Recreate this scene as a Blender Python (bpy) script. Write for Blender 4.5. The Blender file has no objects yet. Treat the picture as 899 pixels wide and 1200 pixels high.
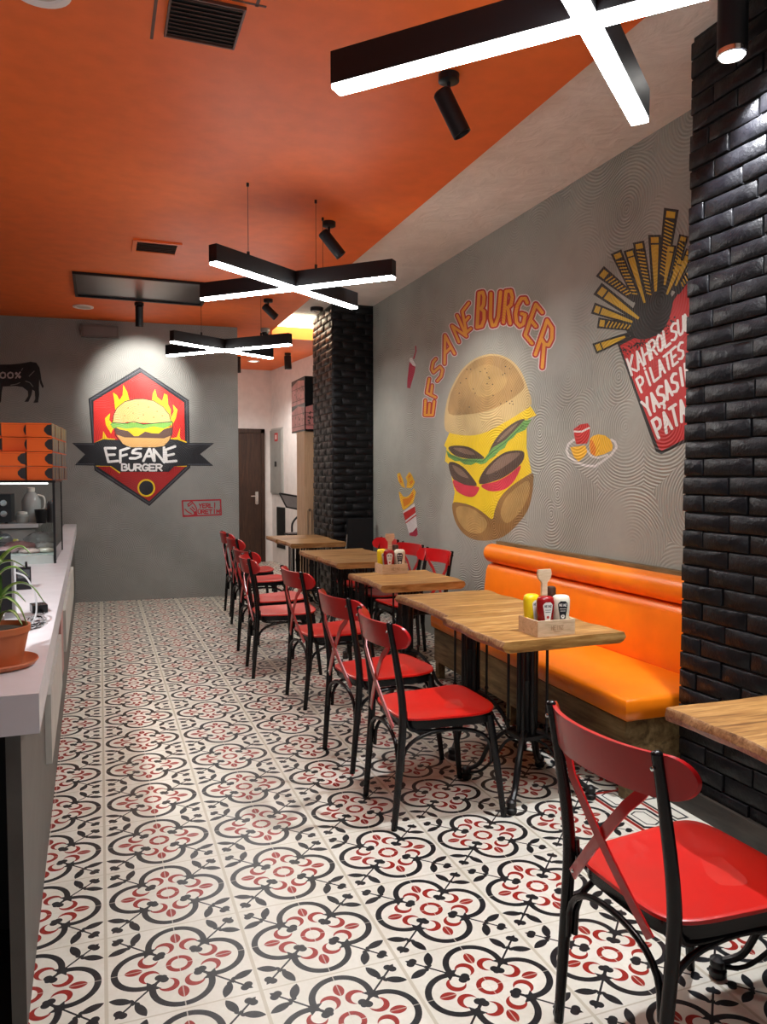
import bpy, bmesh, math, random
from mathutils import Vector, Matrix, Euler
from mathutils.geometry import tessellate_polygon
random.seed(7)
sc = bpy.context.scene
COL = sc.collection
PI = math.pi
V = Vector
# ------------------------------------------------------------------ camera frame, measured from the photograph
F, CX, CY, H = 895.0, 449.5, 600.0, 1.417
fw = V((117 - CX, -(557 - CY), -F)).normalized()
upv = V((0, -fw.z, fw.y)).normalized()
if upv.y < 0: upv = -upv
rx = fw.cross(upv)
ROT = Matrix((rx, fw, upv))            # camera axes -> room axes
EYE = V((0, 0, H))
def ray(px, py): return ROT @ V((px - CX, -(py - CY), -F))
def hit(px, py, p0, n):
    r = ray(px, py); n = V(n); p0 = V(p0)
    return EYE + r * ((p0 - EYE).dot(n) / r.dot(n))
def on_x(px, py, x): return hit(px, py, (x, 0, 0), (1, 0, 0))
def on_y(px, py, y): return hit(px, py, (0, y, 0), (0, 1, 0))
def on_z(px, py, z): return hit(px, py, (0, 0, z), (0, 0, 1))

cam = bpy.data.cameras.new('camera'); co = bpy.data.objects.new('camera', cam); COL.objects.link(co)
cam.sensor_fit = 'HORIZONTAL'; cam.sensor_width = 36; cam.lens = F / 899 * 36
cam.clip_start = 0.02; cam.clip_end = 100
co.matrix_world = Matrix.Translation(EYE) @ ROT.to_4x4()
sc.camera = co
sc.view_settings.view_transform = 'Standard'; sc.view_settings.look = 'None'
sc.view_settings.gamma = 1; sc.view_settings.use_curve_mapping = False
sc.view_settings.exposure = 0.9
try:
    sc.cycles.use_denoising = True
    sc.cycles.max_bounces = 8; sc.cycles.diffuse_bounces = 5; sc.cycles.glossy_bounces = 4
    sc.cycles.transparent_max_bounces = 12
    sc.cycles.caustics_reflective = False; sc.cycles.caustics_refractive = False
    sc.cycles.sample_clamp_indirect = 6
except Exception: pass

# ------------------------------------------------------------------ node maths
class N:
    nt = None
    def __init__(s, sock): s.s = sock
    @staticmethod
    def m(op, *a):
        n = N.nt.nodes.new('ShaderNodeMath'); n.operation = op
        for i, v in enumerate(a):
            if isinstance(v, N): N.nt.links.new(v.s, n.inputs[i])
            else: n.inputs[i].default_value = v
        return N(n.outputs[0])
    def __add__(s, o): return N.m('ADD', s, o)
    __radd__ = __add__
    def __sub__(s, o): return N.m('SUBTRACT', s, o)
    def __rsub__(s, o): return N.m('SUBTRACT', o, s)
    def __mul__(s, o): return N.m('MULTIPLY', s, o)
    __rmul__ = __mul__
    def __truediv__(s, o): return N.m('DIVIDE', s, o)
    def __lt__(s, o): return N.m('LESS_THAN', s, o)
    def __gt__(s, o): return N.m('GREATER_THAN', s, o)
    def __and__(s, o): return N.m('MULTIPLY', s, o)
    def __or__(s, o): return N.m('MAXIMUM', s, o)
def nabs(a): return N.m('ABSOLUTE', a)
def nsqrt(a): return N.m('SQRT', a)
def nmax(a, b): return N.m('MAXIMUM', a, b)
def nmin(a, b): return N.m('MINIMUM', a, b)
def hyp(a, b): return nsqrt(a * a + b * b)

def new_mat(name):
    m = bpy.data.materials.new(name); m.use_nodes = True
    nt = m.node_tree; N.nt = nt
    return m, nt, nt.nodes['Principled BSDF']
def setp(b, **k):
    names = {'rough': 'Roughness', 'metal': 'Metallic', 'spec': 'Specular IOR Level', 'coat': 'Coat Weight', 'coat_rough': 'Coat Roughness', 'alpha': 'Alpha'}
    for a, v in k.items(): b.inputs[names[a]].default_value = v
def c4(c): return (c[0], c[1], c[2], 1)
def nd(nt, t, **k):
    n = nt.nodes.new(t)
    for a, v in k.items():
        if a in n.inputs: n.inputs[a].default_value = v
        else: setattr(n, a, v)
    return n
def noise(nt, vec, scale, detail=3, rough=.5, dist=0):
    n = nd(nt, 'ShaderNodeTexNoise'); n.inputs['Scale'].default_value = scale
    n.inputs['Detail'].default_value = detail; n.inputs['Roughness'].default_value = rough
    n.inputs['Distortion'].default_value = dist
    if vec is not None: nt.links.new(vec, n.inputs['Vector'])
    return n.outputs['Fac']
def ramp(nt, fac, stops):
    r = nt.nodes.new('ShaderNodeValToRGB'); nt.links.new(fac, r.inputs[0])
    e = r.color_ramp.elements
    while len(e) < len(stops): e.new(.5)
    for i, (p, c) in enumerate(stops): e[i].position = p; e[i].color = c4(c) if len(c) == 3 else c
    return r.outputs[0]
def mixc(nt, fac, a, b):
    m = nt.nodes.new('ShaderNodeMix'); m.data_type = 'RGBA'
    for sck, v in ((m.inputs['Factor'], fac), (m.inputs['A'], a), (m.inputs['B'], b)):
        if isinstance(v, N): nt.links.new(v.s, sck)
        elif isinstance(v, bpy.types.NodeSocket): nt.links.new(v, sck)
        elif isinstance(v, (int, float)): sck.default_value = v
        else: sck.default_value = c4(v)
    for o in m.outputs:
        if o.type == 'RGBA': return o
def bump(nt, b, h, strength, dist=.01, prev=None):
    n = nt.nodes.new('ShaderNodeBump'); n.inputs['Strength'].default_value = strength
    n.inputs['Distance'].default_value = dist
    nt.links.new(h.s if isinstance(h, N) else h, n.inputs['Height'])
    if prev is not None: nt.links.new(prev, n.inputs['Normal'])
    if b is not None: nt.links.new(n.outputs[0], b.inputs['Normal'])
    return n.outputs[0]
def pos(nt): return nt.nodes.new('ShaderNodeNewGeometry').outputs['Position']
def objco(nt): return nt.nodes.new('ShaderNodeTexCoord').outputs['Object']

def plain(name, col, rough=.5, metal=0, spec=.5, var=.08, coat=0, bumpy=0, bscale=60):
    m, nt, b = new_mat(name); setp(b, rough=rough, metal=metal, spec=spec, coat=coat)
    n = noise(nt, objco(nt), 9, 3)
    lo = [max(0, c * (1 - var)) for c in col]; hi = [min(1, c * (1 + var)) for c in col]
    nt.links.new(ramp(nt, n, [(.3, lo), (.7, hi)]), b.inputs['Base Color'])
    if bumpy:
        bump(nt, b, noise(nt, objco(nt), bscale, 4), bumpy, .005)
    return m

def swirl_height(nt, plane):
    """combed fan plaster: rings about scattered centres, in room metres"""
    sp = nt.nodes.new('ShaderNodeSeparateXYZ'); nt.links.new(pos(nt), sp.inputs[0])
    cb = nt.nodes.new('ShaderNodeCombineXYZ')
    u = sp.outputs['Y'] if plane == 'x' else sp.outputs['X']
    if plane == 'z':
        nt.links.new(sp.outputs['X'], cb.inputs[0]); nt.links.new(sp.outputs['Y'], cb.inputs[1])
    else:
        nt.links.new(u, cb.inputs[0]); nt.links.new(sp.outputs['Z'], cb.inputs[1])
    vo = nt.nodes.new('ShaderNodeTexVoronoi'); vo.voronoi_dimensions = '2D'; vo.inputs['Scale'].default_value = 2.1
    nt.links.new(cb.outputs[0], vo.inputs['Vector'])
    d = N(vo.outputs['Distance'])
    nz = N(noise(nt, cb.outputs[0], 5, 2))
    w = N.m('SINE', (d + nz * .05) * (2 * PI / .040))
    big = N(noise(nt, cb.outputs[0], 1.3, 2))
    return w, big, cb.outputs[0]

def wall_paint(name, col, plane, rough=.6, amp=.35, var=.12, patches=0):
    m, nt, b = new_mat(name); setp(b, rough=rough, spec=.35)
    w, big, vec = swirl_height(nt, plane)
    lo = [c * (1 - var) for c in col]; hi = [min(1, c * (1 + var)) for c in col]
    bc = ramp(nt, noise(nt, vec, 1.7, 5, .6), [(.3, lo), (.7, hi)])
    # shade in the comb grooves, painted into the wall colour
    mask = N.m('SMOOTH_MIN', N.m('MULTIPLY', N.m('MAXIMUM', (big - .36), 0.0), 5.0), 1.0, .1)
    groove_shade = mixc(nt, N.m('MULTIPLY', N.m('MAXIMUM', w * -1.0, 0.0), mask) * .30, bc, [c * .35 for c in col])
    nt.links.new(groove_shade, b.inputs['Base Color'])
    hgt = w * mask * .5 + N(noise(nt, vec, 14, 4)) * .5
    bump(nt, b, hgt, amp, .008)
    return m

# ------------------------------------------------------------------ mesh helpers
def BM(): return bmesh.new()
def obj(name, bm, mat, parent=None, sharp=32, loc=None, bevel=0, smooth=True):
    if bevel:
        es = [e for e in bm.edges if len(e.link_faces) == 2 and e.calc_face_angle(0) > .6]
        bmesh.ops.bevel(bm, geom=es, offset=bevel, segments=2, affect='EDGES', profile=.5, clamp_overlap=True)
    bmesh.ops.recalc_face_normals(bm, faces=bm.faces)
    for f in bm.faces: f.smooth = smooth
    for e in bm.edges:
        if len(e.link_faces) == 2 and e.calc_face_angle(0) > math.radians(sharp): e.smooth = False
    me = bpy.data.meshes.new(name); bm.to_mesh(me); bm.free()
    if mat is not None: me.materials.append(mat)
    o = bpy.data.objects.new(name, me); COL.objects.link(o)
    if parent is not None: o.parent = parent
    if loc is not None: o.location = loc
    return o
def thing(name, label, cat, loc=(0, 0, 0), rz=0, group=None):
    o = bpy.data.objects.new(name, None); COL.objects.link(o); o.empty_display_size = .1
    o.location = loc; o.rotation_euler = (0, 0, rz); tag(o, label, cat, group); return o
def tag(o, label, cat, group=None):
    o['label'] = label; o['category'] = cat
    if group: o['group'] = group
    return o
def struct(name, bm, mat, **k):
    o = obj(name, bm, mat, **k); o['kind'] = 'structure'; return o
def dup(root, loc, rz, label, group=None):
    r = root.copy(); COL.objects.link(r); r.location = loc; r.rotation_euler = (0, 0, rz)
    r['label'] = label
    if group: r['group'] = group
    for ch in list(root.children):
        c = ch.copy(); COL.objects.link(c); c.parent = r
        for g in ch.children:
            d = g.copy(); COL.objects.link(d); d.parent = c
    return r
def box(bm, x0, x1, y0, y1, z0, z1, M=None):
    vs = [bm.verts.new((x, y, z)) for z in (z0, z1) for y in (y0, y1) for x in (x0, x1)]
    if M is not None:
        for v in vs: v.co = M @ v.co
    for f in ((0, 1, 3, 2), (4, 6, 7, 5), (0, 4, 5, 1), (2, 3, 7, 6), (0, 2, 6, 4), (1, 5, 7, 3)):
        bm.faces.new([vs[i] for i in f])
    return vs
def prism(bm, poly, z0, z1, M=None, scale_top=1):
    """poly in xy, extruded in z"""
    n = len(poly)
    cx = sum(p[0] for p in poly) / n; cy = sum(p[1] for p in poly) / n
    a = [bm.verts.new((p[0], p[1], z0)) for p in poly]
    b = [bm.verts.new((cx + (p[0] - cx) * scale_top, cy + (p[1] - cy) * scale_top, z1)) for p in poly]
    if M is not None:
        for v in a + b: v.co = M @ v.co
    bm.faces.new(a[::-1]); bm.faces.new(b)
    for i in range(n): bm.faces.new((a[i], a[(i + 1) % n], b[(i + 1) % n], b[i]))
def lathe(bm, prof, n=24, M=None, cap=True):
    rings = []
    for r, z in prof:
        rings.append([bm.verts.new((r * math.cos(2 * PI * i / n), r * math.sin(2 * PI * i / n), z)) for i in range(n)])
    if M is not None:
        for rg in rings:
            for v in rg: v.co = M @ v.co
    for a, b in zip(rings, rings[1:]):
        for i in range(n): bm.faces.new((a[i], a[(i + 1) % n], b[(i + 1) % n], b[i]))
    if cap:
        bm.faces.new(rings[0][::-1]); bm.faces.new(rings[-1])
def cyl(bm, p, q, r, n=16, r2=None):
    p = V(p); q = V(q); d = q - p; L = d.length
    M = Matrix.Translation(p) @ d.to_track_quat('Z', 'Y').to_matrix().to_4x4()
    lathe(bm, [(r, 0), (r2 if r2 is not None else r, L)], n, M)
def catmull(pts, k=6):
    P = [V(p) for p in pts]; out = []
    P = [P[0] * 2 - P[1]] + P + [P[-1] * 2 - P[-2]]
    for i in range(1, len(P) - 2):
        for j in range(k):
            t = j / k
            a, b, c, d = P[i - 1], P[i], P[i + 1], P[i + 2]
            out.append(.5 * ((2 * b) + (c - a) * t + (2 * a - 5 * b + 4 * c - d) * t * t + (3 * b - a - 3 * c + d) * t ** 3))
    out.append(P[-2]); return out
def tube(bm, pts, r, n=10, r2=None, flat=1.0, up=None):
    """swept tube; flat<1 squashes along the second axis; r may be a list"""
    P = [V(p) for p in pts]; rings = []; prev = None
    for i, p in enumerate(P):
        t = (P[min(i + 1, len(P) - 1)] - P[max(i - 1, 0)]).normalized()
        if prev is None:
            u = V(up) if up else (V((0, 0, 1)) if abs(t.z) < .9 else V((1, 0, 0)))
        else: u = prev
        u = (u - t * u.dot(t)).normalized(); prev = u
        w = t.cross(u)
        rr = r[i] if isinstance(r, (list, tuple)) else (r if r2 is None else r + (r2 - r) * i / (len(P) - 1))
        rings.append([bm.verts.new(p + (u * math.cos(2 * PI * j / n) * flat + w * math.sin(2 * PI * j / n)) * rr) for j in range(n)])
    for a, b in zip(rings, rings[1:]):
        for j in range(n): bm.faces.new((a[j], a[(j + 1) % n], b[(j + 1) % n], b[j]))
    bm.faces.new(rings[0][::-1]); bm.faces.new(rings[-1])
def rrect(w, d, r, k=5, cx=0, cy=0):
    out = []
    for sx, sy, a0 in ((1, 1, 0), (-1, 1, 90), (-1, -1, 180), (1, -1, 270)):
        for j in range(k + 1):
            a = math.radians(a0 + 90 * j / k)
            out.append((cx + sx * (w / 2 - r) + r * math.cos(a), cy + sy * (d / 2 - r) + r * math.sin(a)))
    return out
def ball(bm, c, r, sx=1, sy=1, sz=1, seg=16, rings=10):
    s = bmesh.ops.create_uvsphere(bm, u_segments=seg, v_segments=rings, radius=r)
    for v in s['verts']: v.co = V((v.co.x * sx, v.co.y * sy, v.co.z * sz)) + V(c)
    return s['verts']

# painted shapes: outlines measured on the photo, laid on a wall plane
class Plane:
    def __init__(s, p0, n): s.p0 = V(p0); s.n = V(n).normalized()   # n points to the room
    def at(s, px, py, off=0): return hit(px, py, s.p0 + s.n * off, s.n)
def add_poly(bm, pl, pts, off):
    P = [pl.at(x, y, off) for x, y in pts]
    vs = [bm.verts.new(p) for p in P]
    for t in tessellate_polygon([[V((x, y, 0)) for x, y in pts]]):
        try: bm.faces.new([vs[i] for i in t])
        except ValueError: pass
def smooth_poly(pts, k=5):
    P = [V((x, y, 0)) for x, y in pts]; n = len(P); out = []
    for i in range(n):
        a, b, c, d = P[i - 1], P[i], P[(i + 1) % n], P[(i + 2) % n]
        for j in range(k):
            t = j / k
            q = .5 * ((2 * b) + (c - a) * t + (2 * a - 5 * b + 4 * c - d) * t * t + (3 * b - a - 3 * c + d) * t ** 3)
            out.append((q.x, q.y))
    return out
SK = [0]
def stroke(bm, pl, pts, w, off):
    """round-ended brush stroke, each dab a hair above the last"""
    for (x0, y0), (x1, y1) in zip(pts, pts[1:]):
        dx, dy = x1 - x0, y1 - y0; L = math.hypot(dx, dy) or 1e-6
        a = math.atan2(dy, dx); poly = []
        for j in range(7): t = a + PI / 2 + PI * j / 6; poly.append((x0 + w / 2 * math.cos(t), y0 + w / 2 * math.sin(t)))
        for j in range(7): t = a - PI / 2 + PI * j / 6; poly.append((x1 + w / 2 * math.cos(t), y1 + w / 2 * math.sin(t)))
        SK[0] = (SK[0] + 1) % 17
        add_poly(bm, pl, poly, off + (SK[0] * 2.6e-5 if off else 0))
def arc(cx, cy, r, a0, a1, k=8, ry=None):
    ry = r if ry is None else ry
    return [(cx + r * math.cos(math.radians(a0 + (a1 - a0) * i / k)), cy + ry * math.sin(math.radians(a0 + (a1 - a0) * i / k))) for i in range(k + 1)]
G = {
 'A': [[(0, 0), (.5, 1), (1, 0)], [(.2, .36), (.8, .36)]],
 'B': [[(0, 0), (0, 1), (.6, 1), (.85, .85), (.8, .62), (.45, .52), (.95, .42), (1, .18), (.7, 0), (0, 0)]],
 'E': [[(1, 0), (0, 0), (0, 1), (1, 1)], [(0, .5), (.8, .5)]],
 'F': [[(0, 0), (0, 1), (1, 1)], [(0, .52), (.75, .52)]],
 'G': [[(1, .85), (.75, 1), (.35, 1), (.05, .7), (0, .35), (.2, .05), (.6, 0), (.95, .15), (1, .45), (.6, .45)]],
 'H': [[(0, 0), (0, 1)], [(1, 0), (1, 1)], [(0, .5), (1, .5)]],
 'I': [[(.5, 0), (.5, 1)]],
 'K': [[(0, 0), (0, 1)], [(1, 1), (0, .45), (1, 0)]],
 'L': [[(0, 1), (0, 0), (1, 0)]],
 'M': [[(0, 0), (0, 1), (.5, .4), (1, 1), (1, 0)]],
 'N': [[(0, 0), (0, 1), (1, 0), (1, 1)]],
 'O': [[(.5, 1), (.1, .8), (0, .45), (.15, .1), (.5, 0), (.88, .12), (1, .5), (.88, .85), (.5, 1)]],
 'P': [[(0, 0), (0, 1), (.7, 1), (1, .8), (.9, .55), (.6, .45), (0, .45)]],
 'R': [[(0, 0), (0, 1), (.7, 1), (1, .8), (.9, .58), (.5, .48), (0, .48)], [(.45, .48), (1, 0)]],
 'S': [[(1, .9), (.6, 1), (.12, .88), (.1, .65), (.5, .52), (.9, .38), (.92, .12), (.5, 0), (0, .1)]],
 'T': [[(0, 1), (1, 1)], [(.5, 1), (.5, 0)]],
 'U': [[(0, 1), (.02, .25), (.3, 0), (.7, 0), (.98, .25), (1, 1)]],
 'Y': [[(0, 1), (.5, .5), (1, 1)], [(.5, .5), (.5, 0)]],
 'Z': [[(0, 1), (1, 1), (0, 0), (1, 0)]],
 '0': [[(.5, 1), (.1, .8), (0, .45), (.15, .1), (.5, 0), (.88, .12), (1, .5), (.88, .85), (.5, 1)]],
 '1': [[(.2, .8), (.55, 1), (.55, 0)]],
 '%': [[(.1, .0), (.9, 1)], [(.2, .95), (.05, .8), (.2, .65), (.35, .8), (.2, .95)], [(.8, .35), (.65, .2), (.8, .05), (.95, .2), (.8, .35)]],
}
G['Ş'] = G['S'] + [[(.5, -.05), (.55, -.18), (.4, -.28)]]
G['İ'] = G['I'] + [[(.5, 1.22), (.5, 1.26)]]
G['Ü'] = G['U'] + [[(.3, 1.2), (.3, 1.24)], [(.7, 1.2), (.7, 1.24)]]
def glyph(bm, pl, ch, quad, w, off):
    BL, BR, TR, TL = [V((p[0], p[1])) for p in quad]
    for line in G.get(ch, []):
        pts = [tuple((BL * (1 - s) + BR * s) * (1 - t) + (TL * (1 - s) + TR * s) * t) for s, t in line]
        stroke(bm, pl, pts, w, off)
def word(bm, pl, text, p0, p1, upvec, w, off, fill=.72, up2=None):
    """letters between two baseline points; upvec = cap height vector at start, up2 at end"""
    p0 = V(p0); p1 = V(p1); n = len(text); up1 = V(upvec); up2 = V(up2) if up2 else up1
    for i, ch in enumerate(text):
        a = p0.lerp(p1, i / n); b = p0.lerp(p1, (i + fill) / n)
        u0 = up1.lerp(up2, i / n); u1 = up1.lerp(up2, (i + fill) / n)
        glyph(bm, pl, ch, (a, b, b + u1, a + u0), w, off)
# ------------------------------------------------------------------ materials
def floor_material():
    m, nt, b = new_mat('patterned cement tile'); setp(b, rough=.3, spec=.24)
    P = pos(nt); sp = nt.nodes.new('ShaderNodeSeparateXYZ'); nt.links.new(P, sp.inputs[0])
    X, Y = N(sp.outputs['X']), N(sp.outputs['Y'])
    fl = lambda v, c: nabs((N.m('FLOORED_MODULO', v - c + .2, .4) - .2) / .2)
    A = fl(X, .193); B = fl(Y, 2.227)
    a = nmax(A, B); bb = nmin(A, B)
    d = (a + bb) * .7071; e = (a - bb) * .7071
    q = hyp(a - .492, bb)
    outline = (nabs(q - .402) < .047) & (a > .2)
    club = ((hyp(d - .375, e - .045) < .062) | (hyp(d - .335, e) < .048)) | ((d > .38) & (d < .60) & (e < .024))
    cusp = (d > .53) & (d < .66) & (e < (.68 - d) * .9)
    stem = (d > .60) & (d < 1.20) & (e < .015)
    l1 = (d - .985) * .38 + (e - .175) * .925; l2 = (d - .985) * .925 - (e - .175) * .38
    leaf = (hyp(l1, (nabs(l2) + .17)) < .236)
    hook = ((hyp(d - .935, e - .05) < .048) & (hyp(d - .965, e - .062) > .034))
    bud = (hyp(d - 1.175, e - .038) < .060) | (((e * 1.0 + (d - 1.17) * .62) < .070) & (d > 1.16) & (d < 1.28))
    black = outline | club | cusp | stem | leaf | hook | bud
    ring = nabs(hyp(a, bb) - .152) < .036
    pet = hyp((a - .635) / .130, (nabs(bb) + .03) / .106) < 1.0
    cres = (hyp(a - .428, bb - .178) < .142) & (hyp(a - .388, bb - .218) > .112)
    red = ring | pet | cres
    nz = N(noise(nt, P, 7, 5, .65)); fine = N(noise(nt, P, 70, 3))
    cream = ramp(nt, (nz * .75 + fine * .25).s, [(.3, (.64, .62, .53)), (.7, (.79, .775, .70))])
    blk = ramp(nt, fine.s, [(.3, (.006, .007, .009)), (.75, (.020, .022, .025))])
    rd = ramp(nt, fine.s, [(.3, (.24, .012, .008)), (.75, (.36, .025, .014))])
    col = mixc(nt, red, cream, rd); col = mixc(nt, black, col, blk)
    # joints: fine ones through the flowers, broader ones between
    g1 = (A < .008) | (B < .008); g2 = (A > .975) | (B > .988)
    col = mixc(nt, g1 * .55, col, (.68, .64, .55)); col = mixc(nt, g2 * .75, col, (.50, .46, .35))
    # border tiles by the brick pier
    p = X - 1.993; inb = (X > 1.993) & (Y < 2.827); k = N.m('FLOORED_MODULO', Y - 2.827 + 20.0, .2)
    rl = (nabs(p - .022) < .009) | (nabs(p - .182) < .007) | ((nabs(Y - 2.80) < .009) & (p > .02))
    kc = nabs(k - .1); pc = nabs(p - .10)
    hx_ = kc + pc * .5
    frame = ((nmax(hx_ - .105, pc - .066) < 0.0) & (nmax(hx_ - .086, pc - .052) > 0.0)) | ((nmax(hx_ - .068, pc - .034) < 0.0) & (nmax(hx_ - .060, pc - .028) > 0.0)) | (nabs(p - .20) < .006) | ((nmax(kc - .06, nabs(p - .245) - .03) < 0.0) & (nmax(kc - .05, nabs(p - .245) - .02) > 0.0))
    bcol = mixc(nt, frame, cream, blk); bcol = mixc(nt, rl, bcol, rd)
    col = mixc(nt, inb, col, bcol)
    nt.links.new(col, b.inputs['Base Color'])
    nt.links.new(((nz * .25) + .17 + fine * .08).s, b.inputs['Roughness'])
    bump(nt, b, (nz * .5) - (g1 | g2) * .5, .12, .004)
    return m
def wood_material(name, c0, c1, c2, scale=1.0, axis='x', rough=.42, knots=True):
    m, nt, b = new_mat(name); setp(b, rough=rough, spec=.4)
    mp = nt.nodes.new('ShaderNodeMapping'); nt.links.new(objco(nt), mp.inputs[0])
    s = {'x': (1.2, 11, 11), 'y': (11, 1.2, 11), 'z': (11, 11, 1.2)}[axis]
    mp.inputs['Scale'].default_value = [v * scale for v in s]
    oi = nt.nodes.new('ShaderNodeObjectInfo')
    ad = nt.nodes.new('ShaderNodeVectorMath'); nt.links.new(mp.outputs[0], ad.inputs[0])
    sc2 = nt.nodes.new('ShaderNodeMath'); sc2.operation = 'MULTIPLY'; sc2.inputs[1].default_value = 13
    nt.links.new(oi.outputs['Random'], sc2.inputs[0]); nt.links.new(sc2.outputs[0], ad.inputs[1])
    f = noise(nt, ad.outputs[0], 1.6, 6, .6, 1.2)
    f2 = noise(nt, ad.outputs[0], 7, 4, .6, .4)
    fac = N(f) * .65 + N(f2) * .35
    nt.links.new(ramp(nt, fac.s, [(.36, c0), (.5, c1), (.64, c2)]), b.inputs['Base Color'])
    bump(nt, b, fac, .12, .004)
    return m
def emis(name, col, s):
    m = bpy.data.materials.new(name); m.use_nodes = True; nt = m.node_tree; nt.nodes.clear()
    e = nt.nodes.new('ShaderNodeEmission'); e.inputs[0].default_value = c4(col); e.inputs[1].default_value = s
    o = nt.nodes.new('ShaderNodeOutputMaterial'); nt.links.new(e.outputs[0], o.inputs[0]); return m
def glass_mat(name, tint=(1, 1, 1), gl=.10):
    m = bpy.data.materials.new(name); m.use_nodes = True; nt = m.node_tree; nt.nodes.clear()
    t = nt.nodes.new('ShaderNodeBsdfTransparent'); t.inputs[0].default_value = c4(tint)
    g = nt.nodes.new('ShaderNodeBsdfGlossy'); g.inputs['Roughness'].default_value = .03
    fr = nt.nodes.new('ShaderNodeFresnel'); fr.inputs[0].default_value = 1.35
    mx = nt.nodes.new('ShaderNodeMixShader'); nt.links.new(fr.outputs[0], mx.inputs[0])
    nt.links.new(t.outputs[0], mx.inputs[1]); nt.links.new(g.outputs[0], mx.inputs[2])
    o = nt.nodes.new('ShaderNodeOutputMaterial'); nt.links.new(mx.outputs[0], o.inputs[0]); return m
M = {}
M['floor'] = floor_material()
M['grey_x'] = wall_paint('grey combed plaster side', (.345, .345, .305), 'x', .5, .6)
M['grey_y'] = wall_paint('grey combed plaster back', (.27, .275, .26), 'y', .55, .45)
def stucco():
    m, nt, b = new_mat('off white ceiling plaster'); setp(b, rough=.6, spec=.3)
    P = pos(nt); nt.links.new(ramp(nt, noise(nt, P, 2.5, 5, .6, 1.5), [(.3, (.74, .70, .64)), (.7, (.86, .82, .76))]), b.inputs['Base Color'])
    n1 = bump(nt, None, noise(nt, P, 5, 3, .5, 2.5), .5, .02); bump(nt, b, noise(nt, P, 60, 3), .2, .003, n1); return m
M['white_z'] = stucco()
M['orange_c'] = plain('orange ceiling paint', (.80, .150, .022), .55, var=.06)
M['white_w'] = plain('white wall paint', (.78, .74, .72), .6, var=.05, bumpy=.1, bscale=20)
M['dark_w'] = plain('dark grey wall paint', (.10, .10, .10), .7)
def brick_paint():
    m, nt, b = new_mat('glossy black painted brick'); setp(b, rough=.38, spec=.28)
    P = pos(nt)
    nt.links.new(ramp(nt, noise(nt, P, 9, 4), [(.3, (.002, .002, .003)), (.75, (.007, .007, .009))]), b.inputs['Base Color'])
    nt.links.new(ramp(nt, noise(nt, P, 14, 4), [(.3, (.30,) * 3), (.75, (.55,) * 3)]), b.inputs['Roughness'])
    n1 = bump(nt, None, noise(nt, P, 22, 5, .6), .55, .012)
    bump(nt, b, noise(nt, P, 120, 3), .2, .003, n1)
    return m
M['brick'] = brick_paint()
M['mortar'] = plain('black painted mortar', (.006, .006, .007), .5, bumpy=.4, bscale=40)
M['black'] = plain('black lacquered wood', (.006, .006, .007), .25, spec=.35)
M['black_metal'] = plain('satin black metal', (.008, .008, .010), .42, spec=.35)
M['iron'] = plain('black cast iron', (.006, .006, .007), .42, spec=.4, bumpy=.15)
M['red'] = plain('red lacquer', (.56, .008, .004), .30, var=.05, coat=.3)
M['red_back'] = plain('deep red lacquer', (.50, .008, .010), .28, var=.06, coat=.35)
M['chrome'] = plain('chrome', (.8, .8, .8), .15, metal=1)
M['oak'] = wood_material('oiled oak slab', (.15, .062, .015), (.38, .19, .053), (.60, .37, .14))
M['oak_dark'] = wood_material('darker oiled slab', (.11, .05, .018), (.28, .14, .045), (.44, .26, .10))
M['bark'] = wood_material('brown slab edge', (.12, .05, .018), (.28, .135, .055), (.42, .24, .11), 2.0)
M['plank'] = wood_material('bench board wood', (.075, .045, .017), (.17, .11, .045), (.27, .185, .085), .8, 'y', .6)
M['beech'] = wood_material('pale beech', (.52, .36, .22), (.66, .48, .31), (.76, .58, .40), 3, 'x', .5)
M['door_wood'] = wood_material('dark brown door veneer', (.022, .009, .005), (.042, .018, .010), (.065, .029, .016), 1, 'z', .5)
M['skirt'] = wood_material('dark skirting wood', (.012, .009, .007), (.028, .022, .018), (.05, .04, .032), 1, 'y', .4)
M['leather'] = plain('orange leatherette', (.88, .205, .005), .34, var=.05, bumpy=.08, bscale=150)
M['counter'] = plain('white solid surface', (.74, .73, .77), .22, var=.03)
M['panel_grey'] = plain('warm grey counter front', (.085, .080, .072), .45, var=.15)
M['void'] = plain('dark cabinet interior', (.004, .004, .004), .8)
M['glass'] = glass_mat('case glass', (.93, .96, .95))
M['led'] = emis('white led diffuser', (.985, .985, .96), 36)
M['led_far'] = emis('corridor light panel', (1, .86, .62), 5)
M['terracotta'] = plain('terracotta plastic', (.50, .14, .05), .5)
M['soil'] = plain('potting soil', (.03, .02, .012), .95, bumpy=.8)
M['leaf'] = plain('leaf green', (.12, .26, .035), .4, var=.4)
M['leaf_pale'] = plain('pale leaf stripe', (.42, .52, .20), .45, var=.2)
# ------------------------------------------------------------------ the room
ZC, ZW, XW, XB, YB = 3.13, 3.22, 2.765, 2.32, 2.605
def bx(name, mat, *dims, **k):
    b = BM(); box(b, *dims); return obj(name, b, mat, **k)
def sbx(name, mat, *dims, **k):
    o = bx(name, mat, *dims, **k); o['kind'] = 'structure'; return o
sbx('floor', M['floor'], -3.2, 3.4, -2, 13.6, -.1, 0, smooth=False)
sbx('wall_right', M['grey_x'], XW, XW + .2, -2, 8.55, 0, 3.35, smooth=False)
sbx('ceiling', M['orange_c'], -3.2, 1.945, -2, 13.6, ZC, ZC + .2, smooth=False)
sbx('ceiling', M['white_z'], 1.945, XW + .2, -2, 8.45, ZW, ZW + .1, smooth=False)
sbx('ceiling', M['orange_c'], 1.945, 3.4, 9.12, 13.6, ZC, ZC + .2, smooth=False)
sbx('trim_1', plain('bright orange beam paint', (.85, .22, .02), .5), 1.945, 3.0, 9.05, 9.12, 3.05, ZC + .2, smooth=False)
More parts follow.
